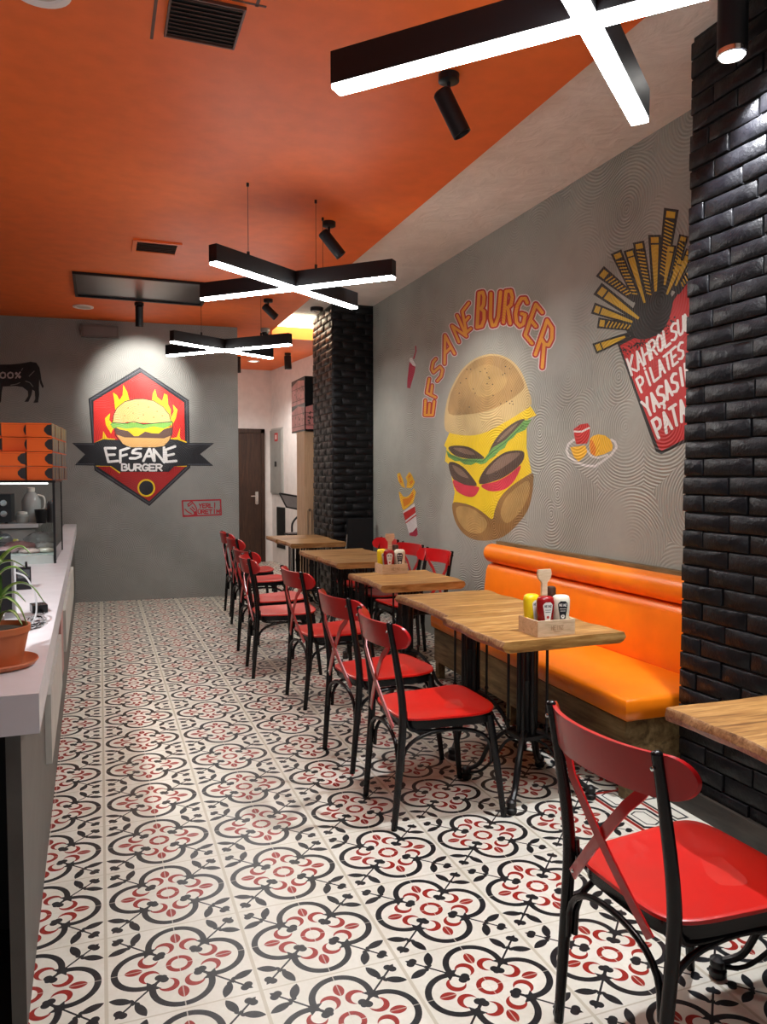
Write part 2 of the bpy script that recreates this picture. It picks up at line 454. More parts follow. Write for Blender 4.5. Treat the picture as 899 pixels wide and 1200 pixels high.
sbx('wall_left', M['dark_w'], -3.4, -3.2, -2, 9.6, 0, 3.3, smooth=False)
BWn = V((1.523 - (-.265), 8.978 - 9.125, 0)).normalized()
BW_N = V((BWn.y, -BWn.x, 0))                       # to the room
if BW_N.y > 0: BW_N = -BW_N
BWP = Plane((1.523, 8.978, 0), BW_N)
def bwy(x): return 8.978 + (1.523 - x) * (9.125 - 8.978) / 1.788
b = BM(); prism(b, [(1.523, bwy(1.523)), (1.523, bwy(1.523) + .22), (-3.2, bwy(-3.2) + .22), (-3.2, bwy(-3.2))][::-1], 0, ZC)
struct('wall_back', b, M['grey_y'], smooth=False)
# corridor past the back wall
sbx('wall_corridor_left', M['white_w'], 1.30, 1.50, 9.2, 12.6, 0, ZC, smooth=False)
sbx('wall_corridor_end', M['white_w'], 1.30, 2.9, 12.45, 12.6, 0, ZC, smooth=False)
b = BM(); prism(b, [(2.86, 8.55), (2.86, 10.7), (2.66, 12.45), (2.95, 12.45), (3.1, 8.55)][::-1], 0, ZC)
struct('wall_corridor_right', b, M['white_w'], smooth=False)
sbx('baseboard_corridor', M['black_metal'], 2.845, 2.859, 8.6, 10.7, 0, .03)
# dark door
d = BM(); box(d, 1.62, 2.47, 12.40, 12.45, 0, 2.1)
door = struct('door_1', d, M['door_wood'], bevel=.004)
f = BM(); box(f, 1.55, 1.62, 12.38, 12.45, 0, 2.17); box(f, 2.47, 2.53, 12.38, 12.45, 0, 2.17); box(f, 1.55, 2.53, 12.38, 12.45, 2.1, 2.17)
obj('door_frame', f, M['door_wood'], door, bevel=.004)
f = BM(); box(f, 2.37, 2.42, 12.39, 12.40, .95, 1.15); cyl(f, (2.395, 12.40, 1.08), (2.395, 12.34, 1.08), .011); cyl(f, (2.395, 12.345, 1.08), (2.29, 12.345, 1.08), .009)
obj('door_handle', f, M['chrome'], door)
f = BM(); prism(f, arc(0, 0, .028, 0, 337, 15), 0, .01, Matrix.Translation((2.395, 12.40, .97)) @ Matrix.Rotation(PI / 2, 4, 'X')); obj('key_plate', f, M['chrome'], door)

# brick piers: real courses of painted brick over a dark core
def brick_face(bm, mapf, length, height, course=.0745, bl=.25, gap=.007, seed=1, z0=0):
    rnd = random.Random(seed); rows = int(height / course) + 1
    for r in range(rows):
        z = z0 + r * course; h = min(course - gap, z0 + height - z)
        if h < .02: continue
        u = -(r % 2) * bl * .5 + rnd.uniform(-.02, .02)
        while u < length:
            w = bl * rnd.uniform(.9, 1.1); a = max(0, u); e = min(length, u + w - gap)
            if e - a > .02:
                th = .013 + rnd.uniform(-.004, .003); c = .0035
                jz = rnd.uniform(-.0025, .0025); tl = rnd.uniform(-.003, .003)
                nu = 5; ring0 = []; ring1 = []
                pts = [(a, z), (e, z + tl), (e, z + h + tl), (a, z + h)]
                per = []
                for k2 in range(4):
                    p, q = pts[k2], pts[(k2 + 1) % 4]; m2 = nu if k2 % 2 == 0 else 2
                    for t in range(m2):
                        s = t / m2; jj = rnd.uniform(-.0016, .0016)
                        per.append((p[0] + (q[0] - p[0]) * s, p[1] + (q[1] - p[1]) * s + jj + jz))
                cx = sum(p[0] for p in per) / len(per); cz = sum(p[1] for p in per) / len(per)
                def ins(p, dd): return (p[0] + (dd if p[0] < cx else -dd), p[1] + (dd if p[1] < cz else -dd))
                r0 = [bm.verts.new(mapf(p[0], p[1], 0)) for p in per]
                r1 = [bm.verts.new(mapf(p[0], p[1], th - c)) for p in per]
                r2 = [bm.verts.new(mapf(*ins(p, c), th)) for p in per]
                n = len(per)
                for A_, B_ in ((r0, r1), (r1, r2)):
                    for i in range(n): bm.faces.new((A_[i], A_[(i + 1) % n], B_[(i + 1) % n], B_[i]))
                cv = bm.verts.new(mapf(cx, cz, th + rnd.uniform(0, .003)))
                for i in range(n): bm.faces.new((r2[i], r2[(i + 1) % n], cv))
            u += w
pier = sbx('wall_pier', M['mortar'], XB + .012, XW, -2, YB - .01, 0, ZW, smooth=False)
b = BM()
brick_face(b, lambda u, z, t: V((XB + .012 - t, YB - .008 - u, z)), 3.4, ZW, seed=3)
brick_face(b, lambda u, z, t: V((XB + .01 + u, YB - .016 + t, z)), XW - XB - .012, ZW, seed=4)
obj('brickwork', b, M['brick'], pier, sharp=50)
sbx('baseboard_right', M['skirt'], XB - .022, XB + .008, -2, YB + .01, 0, .098, bevel=.003)
# far pier
PX, PY0, PY1 = 2.31, 7.76, 8.55
pier2 = sbx('wall_far_pier', M['mortar'], PX + .012, XW, PY0 + .01, PY1, 0, ZW, smooth=False)
b = BM()
brick_face(b, lambda u, z, t: V((PX + .012 - t, PY1 - u, z)), PY1 - PY0 - .01, ZW, bl=.25, seed=8)
brick_face(b, lambda u, z, t: V((PX + .005 + u, PY0 + .012 - t, z)), XW - PX - .008, ZW, seed=9)
obj('brickwork', b, M['brick'], pier2, sharp=50)

# ceiling fittings
def tagthing(o, label, cat, group=None): return tag(o, label, cat, group)
lp = bx('ceiling_light_panel', M['led_far'], 1.95, 2.85, 8.46, 9.05, 3.19, 3.215)
tag(lp, 'bright warm light panel at the end of the white ceiling strip', 'ceiling light')
def vent(label, x0, x1, y0, y1, n, fw_, rim):
    t = thing('ceiling_vent', label, 'vent', ((x0 + x1) / 2, (y0 + y1) / 2, ZC))
    w, d = (x1 - x0) / 2, (y1 - y0) / 2
    b = BM(); box(b, -w, w, -d, d, -.003, 0); obj('backing', b, M['void'], t)
    b = BM()
    for (a, c, e, f_) in ((-w - fw_, w + fw_, -d - fw_, -d), (-w - fw_, w + fw_, d, d + fw_), (-w - fw_, -w, -d, d), (w, w + fw_, -d, d)):
        box(b, a, c, e, f_, -.012, 0)
    obj('frame', b, rim, t, bevel=.002)
    for i in range(n):
        y = -d + (i + .5) * 2 * d / n
        b = BM(); box(b, -w, w, -.002, .010, -.0015, .0015, Matrix.Translation((0, y, -.009)) @ Matrix.Rotation(.6, 4, 'X')); obj('slat', b, M['slat'], t)
M['slat'] = plain('dark brown vent slat', (.10, .04, .025), .5)
vent('large louvred vent with dark slats in the orange ceiling, near the camera', .27, .525, 2.885, 3.15, 10, .008, M['slat'])
vent('small rectangular vent in the orange ceiling, beyond the large one', .285, .57, 5.93, 6.18, 6, .03, M['orange_c'])
b = BM()
for a in ((.213, .225, 2.75, 3.21), (.56, .572, 2.75, 2.86), (.213, .60, 2.845, 2.855)): box(b, a[0], a[1], a[2], a[3], ZC - .002, ZC)
tag(obj('access_hatch', b, M['slat']), 'thin dark outline of an access hatch around the large ceiling vent', 'hatch')
# framed dark recess
t = thing('recessed_ceiling_niche', 'long dark grey niche with a black rim in the orange ceiling by the back wall', 'ceiling recess', (.40, 7.45, ZC))
b = BM(); box(b, -.565, .565, -.42, .42, -.004, 0); obj('panel', b, plain('dark grey niche lining', (.045, .045, .045), .3), t)
b = BM()
for a in ((-.59, .59, -.445, -.42), (-.59, .59, .42, .445), (-.59, -.565, -.42, .42), (.565, .59, -.42, .42)): box(b, a[0], a[1], a[2], a[3], -.022, 0)
obj('rim', b, M['black_metal'], t, bevel=.002)
def disc_light(label, x, y, z, r, name='recessed_downlight', cat='ceiling light', em=None):
    t = thing(name, label, cat, (x, y, z))
    b = BM(); lathe(b, [(r * .62, -.004), (r * .75, -.012), (r, -.010), (r, 0)], 28, cap=False); obj('ring', b, M['white_w'], t)
    b = BM(); lathe(b, [(.001, -.006), (r * .66, -.006), (r * .66, 0)], 28); obj('lens', b, em or plain('dull lens', (.5, .45, .4), .3), t)
disc_light('unlit round downlight ring in the orange ceiling above the grey back wall', -.13, 8.42, ZC, .10)
disc_light('round white ceiling speaker cut by the top left corner of the view', -.17, 3.02, ZC, .105, 'ceiling_speaker', 'speaker')
disc_light('lit round downlight in the orange corridor ceiling', 2.19, 11.5, ZC, .09, em=emis('soft lens', (1, .85, .7), 3))
t = thing('security_camera', 'small dome camera under the orange ceiling near the far pier', 'camera', (1.84, 8.93, ZC))
b = BM(); lathe(b, [(.055, 0), (.055, -.03), (.045, -.045)], 20); obj('mount', b, plain('grey camera mount', (.25, .24, .23), .4), t)
b = BM(); ball(b, (0, 0, -.055), .04); obj('dome', b, M['black'], t)
t = thing('emergency_light', 'slim dark box high on the grey back wall below the ceiling', 'emergency light', (.035, bwy(.035), 3.0), math.atan2(BWn.y, BWn.x))
b = BM(); box(b, -.19, .19, -.06, 0, -.065, .065); obj('housing', b, plain('grey housing', (.13, .125, .12), .45), t, bevel=.012)
b = BM(); box(b, -.17, .17, -.064, -.06, -.045, .045); obj('cover', b, plain('grey cover', (.17, .165, .16), .35), t, bevel=.004)

# ------------------------------------------------------------------ pendant crosses
def cross(label, p1, p2, q1, q2, zb, wires):
    c = (V(p1) + V(p2) + V(q1) + V(q2)) / 4
    t = thing('cross_pendant_light', label, 'pendant lamp', (c.x, c.y, zb), 0, 'cross shaped pendant lamps')
    hh, w = .103, .030
    for a, e in ((p1, p2), (q1, q2)):
        a = V(a) - c; e = V(e) - c; L = (e - a).length; mid = (a + e) / 2
        R = Matrix.Translation((mid.x, mid.y, 0)) @ Matrix.Rotation(math.atan2((e - a).y, (e - a).x), 4, 'Z')
        b = BM(); box(b, -L / 2, L / 2, -w, w, .006, hh, R); h = obj('bar_housing', b, M['black_metal'], t, bevel=.002)
        b = BM(); box(b, -L / 2 + .002, L / 2 - .002, -w + .003, w - .003, -.006, .006, R); obj('diffuser', b, M['led'], h)
    for x, y in wires:
        b = BM(); tube(b, [(x - c.x, y - c.y, hh), (x - c.x, y - c.y, ZC - zb)], .0016, 6); lathe(b, [(.009, 0), (.009, .03)], 10, Matrix.Translation((x - c.x, y - c.y, hh)))
        lathe(b, [(.008, -.02), (.008, 0)], 10, Matrix.Translation((x - c.x, y - c.y, ZC - zb)))
        obj('suspension_wire', b, M['black_metal'], t)
cross('nearest cross pendant lamp of two lit bars, cut by the top of the view', (.70, 2.31), (1.68, 1.24), (1.72, 2.16), (.68, 1.30), 2.6, [(1.12, 1.85), (1.45, 1.93)])
cross('middle cross pendant lamp of two lit black bars above the tables', (.61, 4.38), (1.71, 5.20), (.67, 5.31), (1.67, 4.32), 2.6, [(.842, 4.56), (1.29, 4.69), (1.42, 4.99)])
cross('farthest and smallest looking cross pendant lamp before the grey back wall', (.65, 7.91), (1.64, 6.85), (.62, 7.08), (1.65, 7.71), 2.6, [(1.42, 7.08), (.9, 7.25)])

def spot(label, base, z, head, tilt_dir, tilt, L=.15, r=.034, lens=None, drop=.07, power=0, cone=60, aim=None):
    """base disc on the ceiling, short arm, cylinder head along a direction"""
    t = thing('track_spotlight', label, 'spotlight', (base[0], base[1], z))
    b = BM(); lathe(b, [(.045, 0), (.045, -.028), (.038, -.032)], 24); obj('mount', b, M['black_metal'], t)
    dv = V((math.cos(tilt_dir) * math.sin(tilt), math.sin(tilt_dir) * math.sin(tilt), -math.cos(tilt)))
    j = V((0, 0, -.032 - drop))
    b = BM(); tube(b, [(0, 0, -.03), j + V((0, 0, .0))], .008, 8); cyl(b, j - V((.018, 0, 0)), j + V((.018, 0, 0)), .012); obj('arm', b, M['black_metal'], t)
    s = j - dv * L * .35; e = s + dv * L
    b = BM(); Mx = Matrix.Translation(s) @ dv.to_track_quat('Z', 'Y').to_matrix().to_4x4()
    lathe(b, [(r * .85, 0), (r, .008), (r, L), (r * .9, L), (r * .84, L - .02)], 24, Mx, cap=True); hd = obj('head', b, M['black_metal'], t)
    b = BM(); lathe(b, [(.001, L - .019), (r * .82, L - .019), (r * .82, L - .023)], 20, Mx); obj('lens', b, lens or M['chrome'], hd)
    if power:
        ld = bpy.data.lights.new('spot_lamp', 'SPOT'); ld.energy = power; ld.spot_size = math.radians(cone); ld.spot_blend = .7; ld.shadow_soft_size = .025; ld.color = (1, .95, .88)
        lo = bpy.data.objects.new('spot_lamp', ld); COL.objects.link(lo)
        o = V((base[0], base[1], z)) + e + dv * .012; lo.location = o
        dd = (V(aim) - o) if aim else dv
        lo.rotation_euler = dd.to_track_quat('-Z', 'Y').to_euler()
M['lens_on'] = emis('lit spot lens', (1, .96, .9), 12)
spot('nearest black ceiling spotlight, below the large lit cross lamp', (1.43, 3.05), ZC, None, -.25, .48, .20, .040, drop=.10, power=22, cone=70, aim=(2.765, 3.6, 1.2))
spot('black ceiling spotlight hanging above the middle cross lamp', (1.484, 5.06), ZC, None, -.15, .70, .20, .038, drop=.09, power=34, cone=75, aim=(2.765, 5.2, 1.4))
spot('black spotlight hanging straight down in front of the framed ceiling niche, facing the wall logo', (.395, 8.05), ZC, None, PI / 2, .25, .20, .038, power=75, cone=66, aim=(.45, 9.05, 2.42))
spot('black spotlight between the middle and the farthest cross lamps', (1.566, 7.45), ZC, None, -.3, .8, .16, .036, power=12, cone=70, aim=(2.6, 7.2, 1.2))
spot('black spotlight with a lit rim hanging in the corridor beyond the back wall', (2.50, 10.6), ZC, None, 0, .05, .19, .05, M['lens_on'], power=36, cone=150)
spot('black spotlight with a lit lens half hidden behind the right end of the back wall', (1.90, 11.2), ZC, None, 0, .02, .19, .045, M['lens_on'], power=26, cone=150)
t = thing('ceiling_spotlight', 'flat round black ceiling light beside the top of the far brick pier', 'spotlight', (2.22, 8.05, ZW))
b = BM(); lathe(b, [(.07, 0), (.07, -.035), (.05, -.04)], 24); obj('housing', b, M['black_metal'], t)
b = BM(); lathe(b, [(.045, -.038), (.045, -.042)], 20); obj('lens', b, M['chrome'], t)
for lb_, x_, y_, aim_, pw in (('downlight over the kitchen side near the camera, above the till', -1.05, 1.3, (-.85, 3.2, .9), 380), ('downlight over the kitchen side above the display case', -1.5, 5.6, (-1.0, 5.7, .9), 70)):
    disc_light(lb_, x_, y_, ZC, .08, em=emis('kitchen lens', (1, 1, 1), 8))
    ld = bpy.data.lights.new('kitchen_lamp', 'SPOT'); ld.energy = pw; ld.spot_size = math.radians(46); ld.spot_blend = .8; ld.shadow_soft_size = .06; ld.color = (1, .98, .97)
    lo = bpy.data.objects.new('kitchen_lamp', ld); COL.objects.link(lo); lo.location = (x_, y_, ZC - .03)
    lo.rotation_euler = (V(aim_) - V((x_, y_, ZC - .03))).to_track_quat('-Z', 'Y').to_euler()
# lit downlight by the near pier
bp = on_x(858, 66, 2.17)
t = thing('surface_downlight', 'lit chrome rimmed downlight in front of the black brick pier', 'spotlight', (bp.x, bp.y, ZW))
dz = bp.z - ZW
b = BM(); lathe(b, [(.052, 0), (.052, dz + .01)], 28); obj('housing', b, M['black_metal'], t)
b = BM(); lathe(b, [(.053, dz + .018), (.053, dz + .002), (.046, dz)], 28, cap=False); obj('rim', b, M['chrome'], t)
b = BM(); lathe(b, [(.001, dz + .004), (.046, dz + .004), (.046, dz + .012)], 24); obj('lens', b, M['lens_on'], t)
ld = bpy.data.lights.new('downlight_lamp', 'SPOT'); ld.energy = 130; ld.spot_size = math.radians(110); ld.spot_blend = .6; ld.shadow_soft_size = .03; ld.color = (.95, .97, 1)
lo = bpy.data.objects.new('downlight_lamp', ld); COL.objects.link(lo); lo.location = (bp.x, bp.y, bp.z - .01)
lo.rotation_euler = (V((2.34, 2.0, 1.4)) - V((bp.x, bp.y, bp.z))).to_track_quat('-Z', 'Y').to_euler()

w = bpy.data.worlds.new('ambient fill from the open front'); sc.world = w; w.use_nodes = True  # even ambient fill added to lift the room, no street source is built
w.node_tree.nodes['Background'].inputs[0].default_value = (.9, .93, 1, 1); w.node_tree.nodes['Background'].inputs[1].default_value = .14
# ------------------------------------------------------------------ chair
def make_chair(label, group):
    t = thing('cross_back_chair', label, 'chair', (0, 0, 0), 0, group)
    SZ = .446; NS = 56
    def outline(s, grow=0):
        pts = []
        for i in range(NS):
            a = 2 * PI * i / NS; c, n_ = math.cos(a), math.sin(a); ex = .40
            x = abs(c) ** ex * (1 if c >= 0 else -1) * (.215 + grow) * s
            y = abs(n_) ** ex * (1 if n_ >= 0 else -1) * s
            pts.append((x + .02, y * (.200 + .018 * (x / .215) + grow)))
        return pts
    b = BM(); rings = []
    def zz(s, x): return SZ - .009 * (1 - s * s) + .014 * max(0, (x - .08) / .15) ** 2
    for s in (.15, .4, .62, .8, .92, .98, 1.0):
        rings.append([b.verts.new((x, y, zz(s, x) - (.002 if s == 1 else 0))) for x, y in outline(s)])
    rings.append([b.verts.new((x, y, zz(1, x) - .010)) for x, y in outline(1.0, .001)])
    rings.append([b.verts.new((x, y, zz(1, x) - .013)) for x, y in outline(.985)])
    for A_, B_ in zip(rings, rings[1:]):
        for i in range(NS): b.faces.new((A_[i], A_[(i + 1) % NS], B_[(i + 1) % NS], B_[i]))
    b.faces.new(rings[0][::-1]); b.faces.new(rings[-1])
    obj('seat', b, M['red'], t, sharp=50)
    b = BM(); o1 = outline(.955); o0 = outline(.86)
    r = [[b.verts.new((x, y, z)) for x, y in o] for o, z in ((o1, SZ - .048), (o1, SZ - .013), (o0, SZ - .013), (o0, SZ - .048))]
    for k in range(4):
        A_, B_ = r[k], r[(k + 1) % 4]
        for i in range(NS): b.faces.new((A_[i], A_[(i + 1) % NS], B_[(i + 1) % NS], B_[i]))
    obj('seat_frame', b, M['black'], t, sharp=50)
    for s in (-1, 1):
        b = BM(); pts = catmull([(-.225, .178 * s, 0), (-.208, .183 * s, .20), (-.192, .187 * s, .42), (-.198, .189 * s, .54), (-.224, .190 * s, .70), (-.250, .191 * s, .835)], 5)
        n = len(pts); tube(b, pts, [.0125 + .004 * math.sin(PI * min(1, i / n * 1.15)) for i in range(n)], 12)
        ball(b, pts[-1], .0128, 1, 1, .7); obj('leg', b, M['black'], t, sharp=60)
        b = BM(); pts = catmull([(.250, .212 * s, 0), (.225, .198 * s, .21), (.198, .176 * s, .425)], 5)
        n = len(pts); tube(b, pts, [.0120 + .006 * i / n for i in range(n)], 12); obj('leg', b, M['black'], t, sharp=60)
        b = BM(); tube(b, catmull([(-.176, .178 * s, .475), (-.172, .177 * s, .435), (-.150, .174 * s, .398), (-.09, .172 * s, .386), (.0, .172 * s, .384)], 5), .0075, 8); obj('brace', b, M['black'], t, sharp=60)
    def hoop(a, c, z0, zt):
        a = V(a); c = V(c); pts = [a + V((0, 0, z0))]
        for i in range(1, 16):
            ang = PI * i / 16; k = .5 - .5 * math.cos(ang)
            pts.append(a.lerp(c, k) + V((0, 0, z0 + (zt - z0) * math.sin(ang) ** .55)))
        pts.append(c + V((0, 0, z0))); return pts
    for s in (-1, 1):
        b = BM(); tube(b, hoop((-.186, .168 * s, 0), (.206, .182 * s, 0), .23, .382), .0085, 8); obj('hoop', b, M['black'], t, sharp=60)
    b = BM(); tube(b, hoop((-.206, -.168, 0), (-.206, .168, 0), .23, .388), .0085, 8); obj('hoop', b, M['black'], t, sharp=60)
    b = BM(); tube(b, hoop((.211, -.182, 0), (.211, .182, 0), .24, .388), .0085, 8); obj('hoop', b, M['black'], t, sharp=60)
    # curved top rail with round, forward curling ends
    b = BM(); hw = .246; K = 44; th = .010
    def rail_x(y, z): return -.283 + .95 * y * y + 9.5 * y ** 4 + (.785 - z) * .18
    fr, bk = [], []
    for i in range(K + 1):
        y = -hw * math.cos(PI * i / K)
        e = max(0, (abs(y) - (hw - .046)) / .046); hh = .050 * math.sqrt(max(.004, 1 - e * e)); zc = .785
        fr.append([b.verts.new((rail_x(y, zc + q_) + th, y, zc + q_)) for q_ in (-hh, -hh * .4, hh * .4, hh)])
        bk.append([b.verts.new((rail_x(y, zc + q_) - th * .2, y, zc + q_)) for q_ in (-hh, -hh * .4, hh * .4, hh)])
    for i in range(K):
        for j in range(3):
            b.faces.new((fr[i][j], fr[i + 1][j], fr[i + 1][j + 1], fr[i][j + 1])); b.faces.new((bk[i][j], bk[i][j + 1], bk[i + 1][j + 1], bk[i + 1][j]))
        b.faces.new((fr[i][3], fr[i + 1][3], bk[i + 1][3], bk[i][3])); b.faces.new((fr[i][0], bk[i][0], bk[i + 1][0], fr[i + 1][0]))
    for i in (0, K):
        for j in range(3): b.faces.new((fr[i][j], fr[i][j + 1], bk[i][j + 1], bk[i][j]))
    obj('top_rail', b, M['red_back'], t, sharp=40)
    for s in (-1, 1):
        b = BM(); ra = []
        for i in range(11):
            k = i / 10; y = s * (.155 - .300 * k); z = .755 - .350 * k
            x = -.250 + .036 * k - .010 * math.sin(PI * k) - (.006 if s > 0 else 0) + (.012 if k < .15 else 0)
            d2 = V((0, -s * .315, -.365)).normalized(); pr = V((0, d2.z, -d2.y)) * .0135
            ra.append([b.verts.new(V((x, y, z)) + pr * a1 + V((a2, 0, 0))) for a1, a2 in ((-1, 0), (1, 0), (1, .005), (-1, .005))])
        for A_, B_ in zip(ra, ra[1:]):
            for j in range(4): b.faces.new((A_[j], A_[(j + 1) % 4], B_[(j + 1) % 4], B_[j]))
        b.faces.new(ra[0][::-1]); b.faces.new(ra[-1]); obj('cross_strap', b, M['red_back'], t)
    for s in (-1, 1):
        for (x, y, z) in ((-.262, .1905 * s, .806), (-.2175, .138 * s, .418)):
            b = BM(); ball(b, (x, y, z), .0058, .6, 1, 1, 10, 6); obj('bolt', b, M['chrome'], t)
    return t
CH_G1 = 'red and black chairs along the aisle side of the tables'; CH_G2 = 'red and black chairs against the mural wall'
seats = [  # centre x, y, turn, label, group
 (1.305, 2.96, -.01, 'red and black chair at the second table from the front, nearest in the aisle row', CH_G1),
 (1.310, 3.60, .10, 'red and black chair tucked directly behind the nearest chair of the aisle row', CH_G1),
 (1.350, 4.63, .08, 'red and black chair on the aisle side of the farther table with a condiment box', CH_G1),
 (1.215, 5.42, -.06, 'red and black chair pulled slightly into the aisle, fourth of the aisle row', CH_G1),
 (1.275, 6.00, .16, 'red and black chair closely hidden behind the fourth aisle chair', CH_G1),
 (1.39, 7.12, .05, 'red and black chair next to the last in the aisle row, near the back wall', CH_G1),
 (1.43, 7.84, .0, 'farthest red and black chair of the aisle row, by the back wall logo', CH_G1),
 (2.23, 5.40, PI + .10, 'red and black wall side chair nearest to the left end of the orange bench', CH_G2),
 (2.23, 5.96, PI + .06, 'red and black wall side chair in the middle of three backs below the mural', CH_G2),
 (2.23, 6.52, PI + .04, 'farthest wall side red and black chair, seen above the condiment box', CH_G2),
]
c0 = make_chair('large foreground red and black chair with crossed back straps beside the near table corner', 'red and black chair in the foreground')
c0.location = (1.325, 1.47, 0); c0.rotation_euler = (0, 0, .03)
for x, y, rz, lab, g in seats: dup(c0, (x, y, 0), rz, lab, g)
del c0['group']

# ------------------------------------------------------------------ tables
def make_table(label, loc, wx, wy, seed, rz=0, mat=None):
    rnd = random.Random(seed)
    t = thing('live_edge_table', label, 'table', loc, rz, 'live edge wooden tables on cast iron bases')
    # slab outline with a waney edge on the aisle side
    out = []; hx, hy = wx / 2, wy / 2; K = 14
    ph = rnd.uniform(0, 6)
    for i in range(K + 1):
        y = hy - 2 * hy * i / K; out.append((-hx + .009 * math.sin(y * 9 + ph) + .004 * math.sin(y * 27 + ph), y))
    for i in range(1, K):
        x = -hx + 2 * hx * i / K; out.append((x, -hy + .003 * math.sin(x * 20 + ph)))
    for i in range(K + 1):
        y = -hy + 2 * hy * i / K; out.append((hx + .010 * math.sin(y * 11 + ph * 2) + .006 * math.sin(y * 29), y))
    for i in range(1, K):
        x = hx - 2 * hx * i / K; out.append((x, hy + .003 * math.sin(x * 17)))
    n = len(out)
    def lay(z, f): return [(x + (f(x, y) if abs(x) > hx * .9 else 0) * (1 if x > 0 else -1), y, z) for x, y in out]
    Ls = [lay(.75, lambda x, y: -.004), lay(.746, lambda x, y: 0), lay(.728, lambda x, y: .006 + .004 * math.sin(y * 40)), lay(.712, lambda x, y: -.006 + .006 * math.sin(y * 23 + 1)), lay(.703, lambda x, y: -.022)]
    b = BM(); R = [[b.verts.new(p) for p in L] for L in Ls]
    for A_, B_ in zip(R, R[1:]):
        for i in range(n): b.faces.new((A_[i], A_[(i + 1) % n], B_[(i + 1) % n], B_[i]))
    b.faces.new(R[0]); b.faces.new(R[-1])
    top = obj('tabletop', b, mat or M['oak'], t, sharp=30)
    top.data.materials.append(M['bark'])
    for p in top.data.polygons:
        if abs(p.normal.z) < .85 and abs(p.normal.x) > .5: p.material_index = 1
    # base
    b = BM(); box(b, -.16, .16, -.022, .022, .692, .7035); box(b, -.022, .022, -.16, .16, .692, .7035); prism(b, rrect(.15, .15, .02), .680, .693); obj('top_plate', b, M['iron'], t)
    b = BM(); lathe(b, [(.028, .24), (.034, .27), (.022, .30), (.024, .48), (.030, .50), (.024, .52), (.022, .63), (.032, .65), (.030, .685)], 16); obj('column', b, M['iron'], t)
    for sx, sy in ((1, 0), (0, 1), (-1, 0), (0, -1)):
        b = BM(); tube(b, [(.044 * sx, .044 * sy, .255), (.044 * sx, .044 * sy, .685)], .0105, 10); obj('inner_rod', b, M['iron'], t)
    for sx in (-1, 1):
        for sy in (-1, 1):
            b = BM(); tube(b, [(.062 * sx, .062 * sy, .25), (.062 * sx, .062 * sy, .685)], .0065, 8); ball(b, (.062 * sx, .062 * sy, .30), .011); ball(b, (.062 * sx, .062 * sy, .65), .011)
            obj('rod', b, M['iron'], t)
            b = BM(); pts = catmull([(.030 * sx, .030 * sy, .27), (.075 * sx, .075 * sy, .245), (.125 * sx, .125 * sy, .17), (.155 * sx, .155 * sy, .085), (.195 * sx, .195 * sy, .045)], 5)
            tube(b, pts, [.017, ] * 4 + [.013] * (len(pts) - 4), 8, flat=.8)
            pts = catmull([(.030 * sx, .030 * sy, .23), (.07 * sx, .07 * sy, .20), (.105 * sx, .105 * sy, .12), (.15 * sx, .15 * sy, .05), (.195 * sx, .195 * sy, .030)], 4)
            tube(b, pts, .007, 6)
            lathe(b, [(.020, 0), (.024, .008), (.024, .022), (.018, .028), (.022, .036), (.022, .052), (.010, .06)], 14, Matrix.Translation((.2 * sx, .2 * sy, 0)))
            obj('leg', b, M['iron'], t)
    b = BM(); prism(b, rrect(.15, .15, .02), .245, .262); obj('collar', b, M['iron'], t, bevel=.003)
    return t
make_table('wooden table cut by the right edge of the view beside the black brick pier', (1.81, 1.43, 0), .60, .62, 1, -.03)
make_table('wooden table carrying the nearer condiment box, in front of the orange bench', (1.79, 2.96, 0), .58, .585, 2, .02)
make_table('wooden table joined behind the one with the nearer condiment box, no box on it', (1.83, 3.60, 0), .56, .68, 3, .0)
make_table('wooden table carrying the farther condiment box', (1.87, 4.62, 0), .56, .62, 4, .02)
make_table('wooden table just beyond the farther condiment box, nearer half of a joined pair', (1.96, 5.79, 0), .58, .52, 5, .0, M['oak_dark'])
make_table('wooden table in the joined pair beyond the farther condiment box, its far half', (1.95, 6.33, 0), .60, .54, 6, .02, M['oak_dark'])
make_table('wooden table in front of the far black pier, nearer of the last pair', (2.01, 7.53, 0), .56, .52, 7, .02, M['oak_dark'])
make_table('last wooden table at the far end of the row, towards the corridor', (2.00, 8.06, 0), .58, .52, 8, .0, M['oak_dark'])

